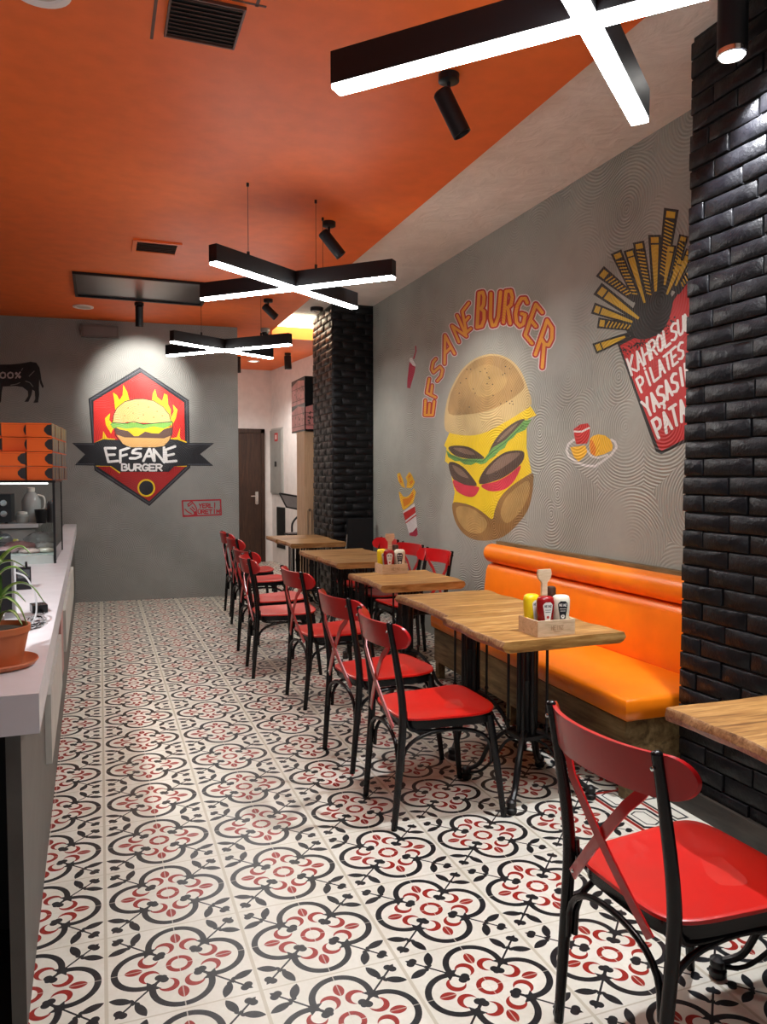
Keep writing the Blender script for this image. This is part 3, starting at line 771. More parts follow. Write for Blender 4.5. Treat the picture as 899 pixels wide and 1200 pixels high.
# ------------------------------------------------------------------ bench
t = thing('upholstered_bench', 'long orange leatherette bench on a wooden plinth below the burger mural', 'bench', (2.4, 3.8, 0))
def cushion(name, poly, z0, z1, r=.028, dome=.012, seam=True):
    """soft slab from a plan outline"""
    b = BM(); n = len(poly); cx = sum(p[0] for p in poly) / n; cy = sum(p[1] for p in poly) / n
    def ringp(ins, z): 
        out = []
        for i in range(n):
            p0, p1, p2 = V(poly[i - 1]), V(poly[i]), V(poly[(i + 1) % n])
            e1 = (p1 - p0).normalized(); e2 = (p2 - p1).normalized()
            nn = (V((-e1.y, e1.x)) + V((-e2.y, e2.x)))
            if nn.length < 1e-6: nn = V((-e1.y, e1.x))
            nn.normalize(); k = 1 / max(.35, nn.dot(V((-e1.y, e1.x))))
            q = p1 + nn * ins * k; out.append(b.verts.new((q.x - 2.4, q.y - 3.8, z)))
        return out
    R = [ringp(r, z0), ringp(.003, z0 + r * .5), ringp(0, (z0 + z1) / 2)]
    for k in range(1, 6):
        a = PI / 2 * k / 5; R.append(ringp(r * (1 - math.cos(a)), z1 - dome - r + r * math.sin(a)))
    
    hx_ = (max(p[0] for p in poly) - min(p[0] for p in poly)) / 2; hy_ = (max(p[1] for p in poly) - min(p[1] for p in poly)) / 2
    last = [v.co.copy() for v in R[-1]]; mx_, my_ = sum(v.x for v in last) / n, sum(v.y for v in last) / n
    for f_, z in ((.06, z1 - dome * .45), (.14, z1 - dome * .1), (.22, z1)): R.append([b.verts.new((mx_ + (v.x - mx_) * (1 - f_ / hx_), my_ + (v.y - my_) * (1 - f_ / hy_), z)) for v in last])
    for A_, B_ in zip(R, R[1:]):
        for i in range(n): b.faces.new((A_[i], A_[(i + 1) % n], B_[(i + 1) % n], B_[i]))
    b.faces.new(R[0][::-1]); b.faces.new(R[-1]); return obj(name, b, M['leather'], t, sharp=60)
def sub(poly, m=6):
    o = []
    for i in range(len(poly)):
        p, q = V(poly[i]), V(poly[(i + 1) % len(poly)])
        for j in range(m): o.append(tuple(p.lerp(q, j / m)))
    return o
seatpoly = [(2.105, 2.675), (2.735, 2.675), (2.735, 4.88), (2.165, 4.88)]
cushion('seat_cushion', sub(seatpoly), .345, .462)
def loft_y(name, sec, y0, y1, mat, r=.0, cuts=2):
    b = BM(); ys = [y0, y0 + .012, y0 + .035, y1 - .035, y1 - .012, y1]; ss = [.90, .97, 1, 1, .97, .90] if r else [1] * 6
    cx = sum(p[0] for p in sec) / len(sec); cz = sum(p[1] for p in sec) / len(sec); R = []
    for y, s in zip(ys, ss): R.append([b.verts.new((cx + (p[0] - cx) * s - 2.4, y - 3.8, cz + (p[1] - cz) * s)) for p in sec])
    n = len(sec)
    for A_, B_ in zip(R, R[1:]):
        for i in range(n): b.faces.new((A_[i], A_[(i + 1) % n], B_[(i + 1) % n], B_[i]))
    b.faces.new(R[0][::-1]); b.faces.new(R[-1]); return obj(name, b, mat, t, sharp=50)
back_sec = [(2.715, .46), (2.61, .455), (2.600, .48), (2.612, .62), (2.625, .74), (2.640, .775), (2.665, .785), (2.715, .785)]
loft_y('back_cushion', back_sec, 2.675, 4.93, M['leather'], 1)
cr, cz_ = .068, .855
roll = [(2.662 + cr * math.cos(a) * .95, cz_ + cr * math.sin(a)) for a in [2 * PI * i / 20 for i in range(20)]]
loft_y('head_roll', roll, 2.675, 4.93, M['leather'], 1)
b = BM(); box(b, .315, .36, 2.66 - 3.8, 4.945 - 3.8, .15, .935); obj('back_board', b, M['plank'], t)
b = BM(); pl_ = [(2.125, 2.70), (2.70, 2.70), (2.70, 4.86), (2.185, 4.86)]; prism(b, [(x - 2.4, y - 3.8) for x, y in pl_], .12, .345); obj('plinth', b, M['plank'], t, bevel=.004)
for (x, y) in ((2.13, 2.70), (2.19, 4.80), (2.16, 3.75)):
    b = BM(); prism(b, [(x - 2.4, y - 3.8), (x + .05 - 2.4, y - 3.8), (x + .05 - 2.4, y + .05 - 3.8), (x - 2.4, y + .05 - 3.8)], 0, .13); obj('leg', b, M['plank'], t, bevel=.002)
for (x, y) in ((2.64, 2.70), (2.64, 4.80)):
    b = BM(); prism(b, [(x - 2.4, y - 3.8), (x + .05 - 2.4, y - 3.8), (x + .05 - 2.4, y + .05 - 3.8), (x - 2.4, y + .05 - 3.8)], 0, .13); obj('leg', b, M['plank'], t, bevel=.002)

# ------------------------------------------------------------------ condiments
class Loc:
    """small drawing plane on an object: x right, y up, in metres"""
    def __init__(s, o, ux, uy): s.o = V(o); s.ux = V(ux).normalized(); s.uy = V(uy).normalized(); s.n = s.ux.cross(s.uy)
    def at(s, x, y, off=0): return s.o + s.ux * x + s.uy * y + s.n * off
M['yellow'] = plain('mustard yellow', (.85, .62, .01), .3); M['ketchup'] = plain('ketchup red', (.30, .006, .008), .25)
M['mayo'] = plain('cream white', (.80, .76, .62), .3); M['label_w'] = plain('white label', (.85, .84, .80), .45); M['label_k'] = plain('black label', (.012, .014, .02), .4)
M['ink_k'] = plain('dark print', (.03, .04, .05), .5); M['ink_r'] = plain('tomato red print', (.55, .02, .02), .5); M['ink_burn'] = plain('branded brown print', (.42, .27, .16), .6)
def bottle_profile(k): return [(.020 * k, 0), (.031 * k, .002), (.033 * k, .010), (.030 * k, .022), (.028 * k, .028), (.033 * k, .045), (.037 * k, .10), (.038 * k, .135), (.034 * k, .150), (.024 * k, .156), (.001, .157)]
def squeeze(kind, label, loc, rz):
    t = thing('squeeze_bottle', label, 'bottle', loc, rz, 'squeeze bottles in the wooden boxes')
    col = {'mustard': 'yellow', 'ketchup': 'ketchup', 'mayo': 'mayo'}[kind]
    b = BM(); lathe(b, [(r, z) for r, z in bottle_profile(1)], 28, Matrix.Scale(.80, 4, (0, 1, 0))); obj('body', b, M[col], t, sharp=60)
    b = BM(); lathe(b, [(.029, 0), (.0345, .001), (.0345, .020), (.030, .023)], 24, Matrix.Scale(.82, 4, (0, 1, 0))); obj('cap', b, M['mayo'] if kind == 'mayo' else M[col], t, sharp=50)
    lm = M['label_k'] if kind == 'mayo' else M['label_w']; ik = M['label_w'] if kind == 'mayo' else M['ink_k']
    prof = bottle_profile(1)
    def rad(z):
        for (r0, z0), (r1, z1) in zip(prof, prof[1:]):
            if z0 <= z <= z1: return r0 + (r1 - r0) * (z - z0) / max(1e-6, z1 - z0)
        return .03
    class Wrap:
        def __init__(s, k): s.k = k
        def at(s, x, y, off=0):
            r = rad(y) + s.k; a = x / .0372; return V((math.sin(a) * r, -math.cos(a) * r * .80 - s.k * .3, y))
    b = BM(); W1 = Wrap(.0010); rows = []
    for i in range(15):
        z = .050 + .084 * i / 14; k = i / 14
        hw_ = .011 + .010 * min(1, k * 1.25) - (.011 * max(0, (k - .86) / .14) ** 1.5)
        rows.append([b.verts.new(W1.at(-hw_ + 2 * hw_ * j / 8, z)) for j in range(9)])
    for A_, B_ in zip(rows, rows[1:]):
        for j in range(8): b.faces.new((A_[j], A_[j + 1], B_[j + 1], B_[j]))
    lb = obj('label', b, lm, t)
    W2 = Wrap(.0016)
    b = BM(); word(b, W2, 'HEINZ', (-.0150, .1130), (.0165, .1130), (0, .0095), .0019, 0); obj('lettering', b, ik, lb)
    b = BM()
    if kind == 'mayo': add_poly(b, W2, arc(0, .070, .0085, 0, 345, 23), 0); obj('emblem', b, M['label_w'], lb)
    elif kind == 'ketchup': add_poly(b, W2, arc(0, .072, .006, 0, 345, 23), 0); obj('emblem', b, M['ink_r'], lb)
    if kind != 'mustard':
        b = BM()
        for yy, w_ in ((.102, .012), (.093, .010)): stroke(b, W2, [(-w_, yy), (0, yy), (w_, yy)], .0022, 0)
        obj('small_print', b, ik, lb)
    return t
def condiment_set(x, y, rz, where, near):
    Z0 = .7505
    t = thing('condiment_caddy', 'pale wooden caddy box with tall handle, on the ' + where, 'caddy', (x, y, Z0), rz)
    W, D, Hh, th = .182, .150, .066, .008
    b = BM(); box(b, -W / 2, W / 2, -D / 2, -D / 2 + th, 0, Hh); fp = obj('front_board', b, M['beech'], t, bevel=.001)
    b = BM(); word(b, Loc((0, -D / 2 - .0006, Hh / 2), (1, 0, 0), (0, 0, 1)), 'HEINZ', (-.026, -.007), (.036, -.007), (0, .017), .0034, 0)
    stroke(b, Loc((0, -D / 2 - .0006, Hh / 2), (1, 0, 0), (0, 0, 1)), [(-.012, -.016), (.016, -.016)], .002, 0)
    obj('branding', b, M['ink_burn'], fp)
    b = BM(); box(b, -W / 2, W / 2, D / 2 - th, D / 2, 0, Hh); obj('back_board', b, M['beech'], t, bevel=.001)
    for s in (-1, 1):
        b = BM(); xx = s * (W / 2 - th / 2); box(b, xx - th / 2, xx + th / 2, -D / 2 + th, D / 2 - th, 0, Hh); obj('side_board', b, M['beech'], t, bevel=.001)
    b = BM(); box(b, -W / 2 + th, W / 2 - th, -D / 2 + th, D / 2 - th, 0, .006); obj('base_board', b, M['beech'], t)
    b = BM(); pf = [(-.017, .0), (.017, 0), (.014, .10), (.013, .205), (.030, .225), (.034, .245), (.030, .262), (-.030, .262), (-.034, .245), (-.030, .225), (-.013, .205), (-.014, .10)]
    prism(b, [(a, c) for a, c in pf], -.006, .006, Matrix.Translation((-.006, .012, .006)) @ Matrix.Rotation(PI / 2, 4, 'X')); obj('handle', b, M['beech'], t, bevel=.002)
    def P(lx, ly): c, s = math.cos(rz), math.sin(rz); return (x + lx * c - ly * s, y + lx * s + ly * c, Z0 + .0062)
    squeeze('mustard', 'yellow mustard squeeze bottle in the %s condiment box' % near, P(-.055, .033), rz + .25)
    squeeze('ketchup', 'dark red ketchup squeeze bottle in the %s condiment box' % near, P(-.030, -.036), rz - .2)
    squeeze('mayo', 'cream mayonnaise squeeze bottle with black label in the %s condiment box' % near, P(.048, -.034), rz - .3)
    g = thing('pepper_grinder', 'dark brown capped shaker standing behind the %s mayonnaise bottle' % near, 'shaker', P(.045, .038), rz)
    b = BM(); lathe(b, [(.022, 0), (.023, .01), (.021, .12), (.019, .135)], 20); obj('body', b, M['black'], g)
    b = BM(); lathe(b, [(.020, .135), (.022, .14), (.022, .175), (.018, .182)], 20); obj('cap', b, plain('dark brown cap', (.06, .025, .015), .35), g)
condiment_set(1.768, 2.775, .02, 'table by the bench', 'nearer')
condiment_set(1.86, 4.86, .0, 'third table from the front', 'farther')
# ------------------------------------------------------------------ wall paintings
MW = Plane((XW, 0, 0), (-1, 0, 0))
def C(ox, oy, s, pts): return [(ox + x / s, oy + y / s) for x, y in pts]
pcache = {}
def paint_mat(name, col, plane='x', var=.12):
    if (name, plane) not in pcache: pcache[(name, plane)] = wall_paint(name, col, plane, .5, .5, var)
    return pcache[(name, plane)]
def art(label, cat='mural', name='painted_mural'): return thing(name, label, cat)
def shape(parent, name, polys, pl, off, mat, smooth=0):
    b = BM()
    for p in polys: add_poly(b, pl, smooth_poly(p, smooth) if smooth else p, off)
    for f in b.faces: f.smooth = False
    return obj(name, b, mat, parent, smooth=False)
def lines(parent, name, ls, w, pl, off, mat):
    b = BM()
    for l in ls: stroke(b, pl, l, w, off)
    return obj(name, b, mat, parent, smooth=False)

# big burger
t = art('tall double burger painted on the grey wall, with two patties and yellow cheese', name='burger_mural')
Q = lambda p: C(510, 410, 5.217, p)
bun_t = Q([(60, 480), (58, 400), (75, 300), (110, 210), (165, 120), (240, 55), (330, 25), (410, 35), (480, 75), (530, 140), (565, 230), (590, 330), (520, 385), (430, 440), (330, 495), (240, 522), (150, 520), (85, 505)])
bun_b = Q([(105, 940), (160, 935), (240, 960), (300, 1000), (350, 1035), (365, 980), (400, 900), (470, 830), (590, 755), (600, 800), (590, 900), (560, 990), (500, 1070), (420, 1140), (330, 1165), (240, 1160), (170, 1120), (120, 1040)])
cheese = Q([(55, 585), (90, 500), (150, 515), (240, 515), (340, 485), (450, 430), (580, 340), (620, 400), (570, 420), (560, 480), (560, 600), (590, 750), (500, 810), (430, 880), (380, 960), (350, 1040), (290, 1000), (200, 955), (108, 945), (120, 870), (85, 700), (60, 680), (70, 600)])
bm_ = paint_mat('painted bun brown', (.36, .22, .085), var=.42); bl_ = paint_mat('painted bun cream', (.56, .41, .19), var=.22); bo_ = paint_mat('painted thin dark line', (.06, .04, .02))
ye_ = paint_mat('painted cheese yellow', (.80, .56, .02), var=.1)
shape(t, 'cheese', [cheese], MW, .0008, ye_)
o_ = shape(t, 'bottom_bun', [bun_b], MW, .0014, paint_mat('painted bottom bun brown', (.27, .145, .05), var=.4), 3)
shape(o_, 'toasted_patch', [Q([(130, 965), (200, 960), (270, 1000), (320, 1060), (280, 1120), (200, 1110), (145, 1050)])], MW, .0018, paint_mat('painted bun ochre', (.40, .25, .09), var=.4), 3)
shape(o_, 'toasted_patch', [Q([(400, 1000), (430, 910), (500, 840), (570, 800), (575, 880), (520, 990), (440, 1060)])], MW, .0018, paint_mat('painted bun ochre', (.40, .25, .09), var=.4), 3)
o_ = shape(t, 'top_bun', [bun_t], MW, .0014, bl_, 3)
shape(o_, 'toasted_crust', [Q([(85, 390), (90, 290), (125, 205), (175, 125), (245, 65), (330, 38), (405, 45), (470, 85), (515, 145), (545, 215), (520, 260), (420, 330), (310, 375), (190, 395)])], MW, .0018, bm_, 3)
shape(o_, 'toasted_centre', [Q([(210, 150), (300, 90), (390, 110), (440, 180), (400, 250), (300, 290), (220, 250)])], MW, .0021, paint_mat('painted golden bun', (.42, .27, .105), var=.4), 3)
b = BM()
rs = random.Random(4)
for i in range(26):
    x, y = rs.uniform(130, 500), rs.uniform(90, 370); add_poly(b, MW, C(510, 410, 5.217, arc(x, y, 4, 0, 320, 8)), .0023)
obj('seeds', b, bo_, o_, smooth=False)
pt_ = paint_mat('painted patty brown', (.10, .062, .045), var=.35); pt2 = paint_mat('painted patty highlight', (.24, .155, .115), var=.3)
for p, h in (([(80, 600), (120, 585), (200, 592), (260, 625), (300, 665), (200, 665), (120, 645)], [(110, 600), (190, 605), (245, 640), (180, 635)]),
             ([(325, 640), (360, 560), (420, 490), (500, 435), (550, 425), (500, 480), (430, 550), (370, 600)], [(375, 570), (430, 500), (510, 445), (440, 520)]),
             ([(82, 700), (110, 685), (170, 715), (220, 770), (255, 830), (180, 825), (110, 790)], [(105, 705), (160, 730), (205, 785), (140, 760)]),
             ([(270, 820), (290, 750), (350, 680), (430, 625), (510, 615), (545, 630), (530, 690), (450, 760), (370, 800)], [(310, 760), (360, 690), (430, 640), (520, 630), (470, 680), (380, 740)])):
    o_ = shape(t, 'patty', [Q(p)], MW, .0016, pt_, 3); shape(o_, 'highlight', [Q(h)], MW, .0020, pt2, 3)
o_ = shape(t, 'lettuce', [Q([(65, 610), (100, 640), (170, 665), (300, 668), (350, 600), (430, 550), (480, 500), (545, 430), (590, 425), (550, 490), (500, 510), (480, 535), (445, 560), (425, 600), (395, 615), (365, 650), (330, 670), (310, 692), (280, 700), (250, 690), (220, 704), (180, 700), (150, 680), (120, 680), (80, 655)])], MW, .0018, paint_mat('painted lettuce green', (.16, .38, .10), var=.35))
lines(o_, 'leaf_shading', [Q([(80, 640), (160, 675), (290, 682), (350, 625), (430, 565), (540, 460)])], 1.2, MW, .0022, paint_mat('painted dark green', (.07, .20, .06)))
for p in ([(110, 795), (180, 825), (255, 835), (270, 850), (240, 895), (190, 895), (130, 860)], [(285, 825), (370, 805), (450, 765), (525, 705), (490, 790), (430, 850), (350, 865), (300, 850)]):
    shape(t, 'tomato', [Q(p)], MW, .0018, paint_mat('painted tomato pink red', (.62, .045, .075), var=.25), 3)

# arched lettering
t = art('arched orange lettering with red and white outline above the painted burger', name='mural_lettering')
LET = [('E', (110, 806), (120, 726), (68, 720), (64, 806)), ('F', (127, 702), (132, 636), (90, 594), (76, 676)), ('S', (142, 614), (178, 545), (124, 470), (96, 536)),
       ('A', (180, 505), (238, 446), (205, 318), (160, 362)), ('N', (264, 378), (308, 345), (254, 222), (224, 284)), ('E', (308, 322), (334, 300), (322, 150), (284, 200)),
       ('B', (370, 292), (410, 282), (418, 84), (382, 92)), ('U', (446, 285), (492, 275), (508, 86), (452, 94)), ('R', (524, 264), (564, 270), (580, 78), (540, 82)),
       ('G', (590, 262), (640, 300), (668, 122), (608, 126)), ('E', (652, 338), (692, 386), (752, 206), (714, 158)), ('R', (712, 452), (752, 526), (822, 316), (780, 250))]
for nm, w0, off, mt in (('white_outline', 50, .0012, paint_mat('painted pinkish white', (.74, .66, .64))), ('red_outline', 38, .0018, paint_mat('painted outline red', (.50, .025, .02))), ('orange_fill', 19, .0024, paint_mat('painted letter orange', (.82, .36, .03), var=.18))):
    root = t
    for i, (ch, BL, BR, TR, TL) in enumerate(LET):
        small = .72 if i < 3 else (.8 if i < 6 else 1.0)
        if nm == 'red_outline': small *= 1.0
        b = BM(); glyph(b, MW, ch, C(485, 325, 4.994, [BL, BR, TR, TL]), w0 * small / 4.994, off)
        obj(nm, b, mt, root, smooth=False)

# drink cup, small fries, plate
t = art('small red drink cup with lid and straw painted left of the big burger', name='drink_cup_mural'); Q = lambda p: C(465, 395, 16, p)
shape(t, 'cup', [Q([(240, 460), (350, 560), (335, 660), (250, 965), (195, 950), (200, 800)])], MW, .0010, paint_mat('painted cup crimson', (.38, .03, .06)))
shape(t, 'lid', [Q([(238, 430), (250, 395), (285, 385), (355, 520), (350, 552), (300, 530), (250, 470)])], MW, .0014, paint_mat('painted white', (.66, .64, .62)))
lines(t, 'straw', [Q([(320, 400), (360, 265), (355, 175)])], 1.6, MW, .0012, paint_mat('painted cup crimson', (.38, .03, .06)))
t = art('fries in a striped red and white cone painted low on the mural wall', name='fries_cone_mural'); Q = lambda p: C(455, 540, 12, p)
fy = paint_mat('painted fries yellow', (.80, .45, .03), var=.25); fo = paint_mat('painted fries orange', (.72, .22, .02), var=.2); wh = paint_mat('painted white', (.66, .64, .62)); rd_ = paint_mat('painted sign red', (.52, .03, .025), var=.15)
o_ = None
for p, q in (([(125, 185), (165, 165), (210, 270), (240, 385), (190, 365), (140, 280)], [(145, 215), (165, 210), (200, 310), (170, 310)]),
          ([(245, 235), (300, 150), (335, 205), (350, 240), (270, 300)], [(275, 230), (305, 185), (320, 220), (285, 250)]),
          ([(265, 300), (345, 235), (378, 300), (330, 385), (255, 380)], [(300, 300), (340, 265), (350, 300), (310, 345)]),
          ([(148, 440), (165, 430), (210, 500), (250, 510), (300, 480), (360, 385), (390, 440), (350, 590), (230, 690), (205, 690), (170, 560)], [(200, 540), (290, 520), (350, 430), (355, 500), (300, 600), (225, 650)])):
    o_ = shape(t, 'fry', [Q(p)], MW, .0010, fy); shape(o_, 'shading', [Q(q)], MW, .0014, fo)
cn = shape(t, 'cone', [Q([(205, 720), (370, 595), (395, 800), (410, 930), (412, 1050), (390, 1068), (300, 1050), (250, 870)])], MW, .0014, wh)
shape(cn, 'red_stripe', [Q([(213, 738), (375, 640), (385, 730), (240, 840)])], MW, .0018, rd_)
lines(cn, 'thin_stripe', [Q([(250, 870), (390, 765)])], 1.4, MW, .0018, rd_)
shape(cn, 'red_foot', [Q([(295, 1015), (345, 1000), (405, 930), (415, 1040), (390, 1066), (300, 1050)])], MW, .0018, paint_mat('painted cup crimson', (.38, .03, .06)))
t = art('painted white plate with nuggets, fries and a red cup between burger and red box', name='plate_mural'); Q = lambda p: C(655, 485, 11.24, p)
lines(t, 'plate_rim', [Q([(200, 340), (125, 400), (100, 480), (130, 560), (220, 630), (340, 680), (480, 690), (540, 650), (690, 540), (760, 440), (740, 370), (690, 340)])], 2.8, MW, .0008, wh)
lines(t, 'plate_inner', [Q([(370, 480), (430, 560), (520, 580), (640, 540)])], 2.4, MW, .0009, wh)
o_ = shape(t, 'nuggets', [Q([(410, 330), (450, 290), (520, 268), (610, 285), (680, 340), (712, 420), (700, 480), (600, 530), (480, 560), (420, 520), (400, 430)])], MW, .0012, fy)
shape(o_, 'shading', [Q([(405, 350), (440, 340), (490, 450), (480, 555), (420, 520)])], MW, .0016, fo)
shape(t, 'fries', [Q([(150, 440), (350, 415), (375, 500), (330, 570), (260, 630), (200, 570)])], MW, .0012, fy)
o_ = shape(t, 'cup', [Q([(195, 200), (280, 140), (380, 123), (412, 170), (402, 300), (370, 390), (230, 400), (205, 300)])], MW, .0014, rd_)
lines(o_, 'cup_stripe', [Q([(205, 232), (300, 235), (400, 185)])], 2.2, MW, .0018, paint_mat('painted pinkish white', (.74, .66, .64)))

# the big box of fries
t = art('large red painted box of fries with white slogan, partly behind the near black pier', name='fries_box_mural'); Q = lambda p: C(690, 230, 3.875, p)
bk = paint_mat('painted soft black', (.022, .02, .018), var=.3)
redb = paint_mat('painted box red', (.50, .03, .03), var=.2)
FR = [((372, 85), (325, 430), 46), ((300, 200), (305, 470), 40), ((230, 228), (285, 500), 36), ((188, 262), (265, 520), 34), ((133, 272), (235, 500), 36), ((70, 355), (215, 470), 40),
      ((62, 435), (255, 575), 44), ((40, 515), (225, 580), 36), ((62, 577), (225, 600), 34), ((45, 685), (185, 630), 34), ((372, 240), (340, 430), 32), ((428, 195), (375, 400), 30), ((415, 300), (345, 470), 30), ((455, 260), (385, 430), 28), ((490, 300), (400, 440), 30)]
shape(t, 'box_outline', [Q([(130, 668), (200, 632), (300, 612), (345, 560), (372, 465), (440, 370), (560, 300), (600, 1080), (440, 1118), (330, 1172), (305, 1160)])], MW, .0006, bk)
shape(t, 'box_front', [Q([(142, 678), (205, 645), (300, 628), (355, 575), (385, 475), (440, 388), (555, 315), (590, 1065), (440, 1100), (332, 1156), (318, 1146)])], MW, .0010, redb)
shape(t, 'soot_smudge', [Q([(170, 610), (205, 500), (250, 430), (300, 410), (345, 420), (375, 450), (380, 500), (350, 590), (300, 635), (230, 650)])], MW, .0014, bk, 3)  # black soot area painted among the fries, part of the mural
b = BM(); rs = random.Random(5)
for i in range(110):
    k = rs.random(); x = 150 + 230 * k + rs.uniform(-10, 15); y = 690 - 80 * k - (170 * max(0, k - .6)) + abs(rs.gauss(0, 22)); add_poly(b, MW, C(690, 230, 3.875, arc(x, y, rs.uniform(2, 5), 0, 320, 7)), .0016)
obj('stipple', b, bk, t, smooth=False)
gold = paint_mat('painted fries gold', (.58, .36, .03), var=.2)
for i, (tp, bs, w) in enumerate(FR):
    tp, bs = V(tp), V(bs); d = (bs - tp); L = d.length; d /= L; nn = V((-d.y, d.x))
    def quad(a, e, wa, we): return [tuple(tp + d * a + nn * wa), tuple(tp + d * e + nn * we), tuple(tp + d * e - nn * we), tuple(tp + d * a - nn * wa)]
    o_ = shape(t, 'fry_outline', [Q(quad(-w * .62, L, w * .74, w * .42))], MW, .0018 + i * .00002, bk)
    shape(o_, 'fry_tip', [Q(quad(-w * .36, w * .30, w * .44, w * .44))], MW, .0024, gold)
    if i % 3 == 2 or i in (4, 0):   # hatched side face
        ls = []
        for k in range(int((L * .75) / 16)):
            a = w * .6 + k * 16; wd = w * .42 * (1 - a / L * .6); p1 = tp + d * a + nn * wd; p2 = tp + d * (a + 10) - nn * wd
            ls.append(Q([tuple(p1), tuple(p2)]))
        lines(o_, 'fry_hatching', ls, 1.6, MW, .0024, gold)
    else: shape(o_, 'fry_side', [Q(quad(w * .50, L * .86, w * .44, w * .14))], MW, .0024, gold)
whs = paint_mat('painted slogan white', (.80, .78, .76))
for txt, p0, p1, u, w, u2 in (('KAHROLSUN', (196, 812), (470, 585), (-22, -72), 11, (0, -72)), ('PİLATES', (240, 890), (440, 722), (-24, -58), 11, (-6, -72)),
                          ('YAŞASIN', (270, 1003), (475, 815), (-30, -68), 13, (-6, -82)), ('PATATES', (318, 1098), (560, 925), (-30, -78), 14, (0, -95))):
    b = BM(); word(b, MW, txt, C(690, 230, 3.875, [p0])[0], C(690, 230, 3.875, [p1])[0], (u[0] / 3.875, u[1] / 3.875), w / 3.875, .0020, .74, (u2[0] / 3.875, u2[1] / 3.875)); obj('slogan_line', b, whs, t, smooth=False)

# ---- back wall logo
t = art('red hexagonal burger logo with black banner painted on the grey back wall', 'wall logo', 'wall_logo'); Q = lambda p: C(80, 420, 4.994, p)
yb = lambda n, c, v=.12: paint_mat(n, c, 'y', v)
blk_ = yb('logo black', (.022, .024, .03)); redu = yb('logo bright red', (.68, .035, .03)); redl = yb('logo deep red', (.42, .02, .02)); yel = yb('logo yellow', (.88, .60, .02))
shape(t, 'hexagon_border', [Q([(418, 52), (706, 243), (714, 640), (475, 864), (153, 655), (118, 236)])], BWP, .0010, blk_)
shape(t, 'hexagon_rim', [Q([(420, 62), (697, 247), (704, 636), (474, 853), (160, 650), (127, 240)]), ], BWP, .0013, yb('logo slate rim', (.075, .08, .10)))
shape(t, 'hexagon_inner_border', [Q([(422, 72), (690, 250), (697, 634), (474, 846), (166, 645), (135, 246)])], BWP, .0016, blk_)
shape(t, 'upper_field', [Q([(425, 84), (678, 258), (686, 560), (150, 560), (148, 252)])], BWP, .0020, redu)
shape(t, 'lower_field', [Q([(165, 630), (690, 630), (474, 836)])], BWP, .0020, redl)
FL = [[(275, 300), (270, 250), (262, 200), (285, 215), (300, 245), (318, 215), (322, 155), (345, 195), (358, 245), (350, 290)],
      [(490, 250), (495, 205), (508, 180), (520, 225), (550, 250), (562, 205), (580, 215), (585, 270), (600, 300), (600, 380), (560, 330)],
      [(250, 440), (220, 390), (215, 350), (245, 320), (240, 360), (270, 400)], [(600, 350), (618, 310), (612, 270), (640, 300), (630, 350), (605, 400)],
      [(155, 492), (200, 470), (205, 425), (225, 460), (240, 480), (215, 500)], [(600, 470), (635, 460), (655, 405), (652, 450), (660, 480), (680, 490)],
      [(270, 330), (300, 280), (330, 300), (290, 420), (255, 400)]]
for p in FL: shape(t, 'flame', [Q(p)], BWP, .0024, yel)
lines(t, 'gold_trim', [Q([(160, 497), (205, 470), (270, 474)]), Q([(600, 468), (660, 478), (690, 490)]), Q([(165, 628), (245, 628), (300, 668)]), Q([(600, 640), (620, 628), (690, 630)])], 1.6, BWP, .0026, yel)
bn = shape(t, 'banner', [Q([(22, 495), (150, 495), (205, 473), (290, 476), (600, 474), (640, 476), (690, 494), (855, 495), (772, 560), (848, 628), (690, 628), (620, 632), (590, 664), (300, 664), (250, 630), (38, 625), (98, 562)])], BWP, .0030, blk_)
lines(bn, 'banner_edge', [Q([(40, 503), (150, 503)]), Q([(700, 503), (835, 503)]), Q([(50, 618), (150, 618)]), Q([(700, 620), (830, 620)])], 1.0, BWP, .0034, yb('logo slate rim', (.075, .08, .10)))
bu = thing_b = shape(t, 'bottom_bun', [Q([(283, 448), (600, 448), (590, 480), (560, 512), (510, 520), (360, 520), (320, 500)])], BWP, .0036, yb('logo bun', (.72, .42, .15)), 0)
shape(t, 'patty', [Q([(272, 405), (610, 405), (605, 450), (560, 468), (330, 462), (280, 445)])], BWP, .0039, yb('logo patty', (.13, .075, .06)), 0)
shape(t, 'cheese', [Q([(270, 398), (610, 400), (560, 415), (530, 440), (490, 438), (450, 428), (410, 455), (385, 455), (350, 425), (300, 415)])], BWP, .0042, yel, 0)
lt = shape(t, 'lettuce', [Q([(245, 385), (262, 372), (320, 375), (345, 380), (380, 372), (440, 385), (520, 375), (590, 368), (612, 370), (600, 392), (560, 410), (500, 398), (440, 412), (400, 405), (340, 412), (290, 402), (262, 410)])], BWP, .0046, yb('logo lettuce', (.22, .50, .10)), 0)
bt = shape(t, 'top_bun', [Q([(266, 372), (266, 330), (285, 290), (330, 255), (390, 240), (440, 238), (500, 250), (555, 285), (590, 330), (598, 372), (520, 380), (380, 376), (345, 372), (320, 382)])], BWP, .0050, yb('logo bun top', (.82, .52, .20)), 0)
lines(bt, 'outline', [Q([(258, 375), (266, 330), (285, 290), (330, 253), (390, 238), (440, 236), (500, 248), (555, 283), (592, 330), (602, 372)]), Q([(262, 378), (345, 380), (380, 370), (440, 386), (520, 378), (610, 370)]), Q([(272, 410), (276, 450), (320, 505), (365, 522), (510, 522), (560, 514), (592, 482), (608, 440), (612, 375)])], .8, BWP, .0052, blk_)
b = BM()
for x, y in ((350, 290), (410, 270), (470, 285), (520, 310), (380, 320), (440, 330), (330, 335), (500, 345), (550, 335), (410, 350)): add_poly(b, BWP, Q(arc(x, y, 4, 0, 320, 8)), .0054)
obj('seed_dots', b, yb('logo seeds', (.45, .24, .07)), bt, smooth=False)
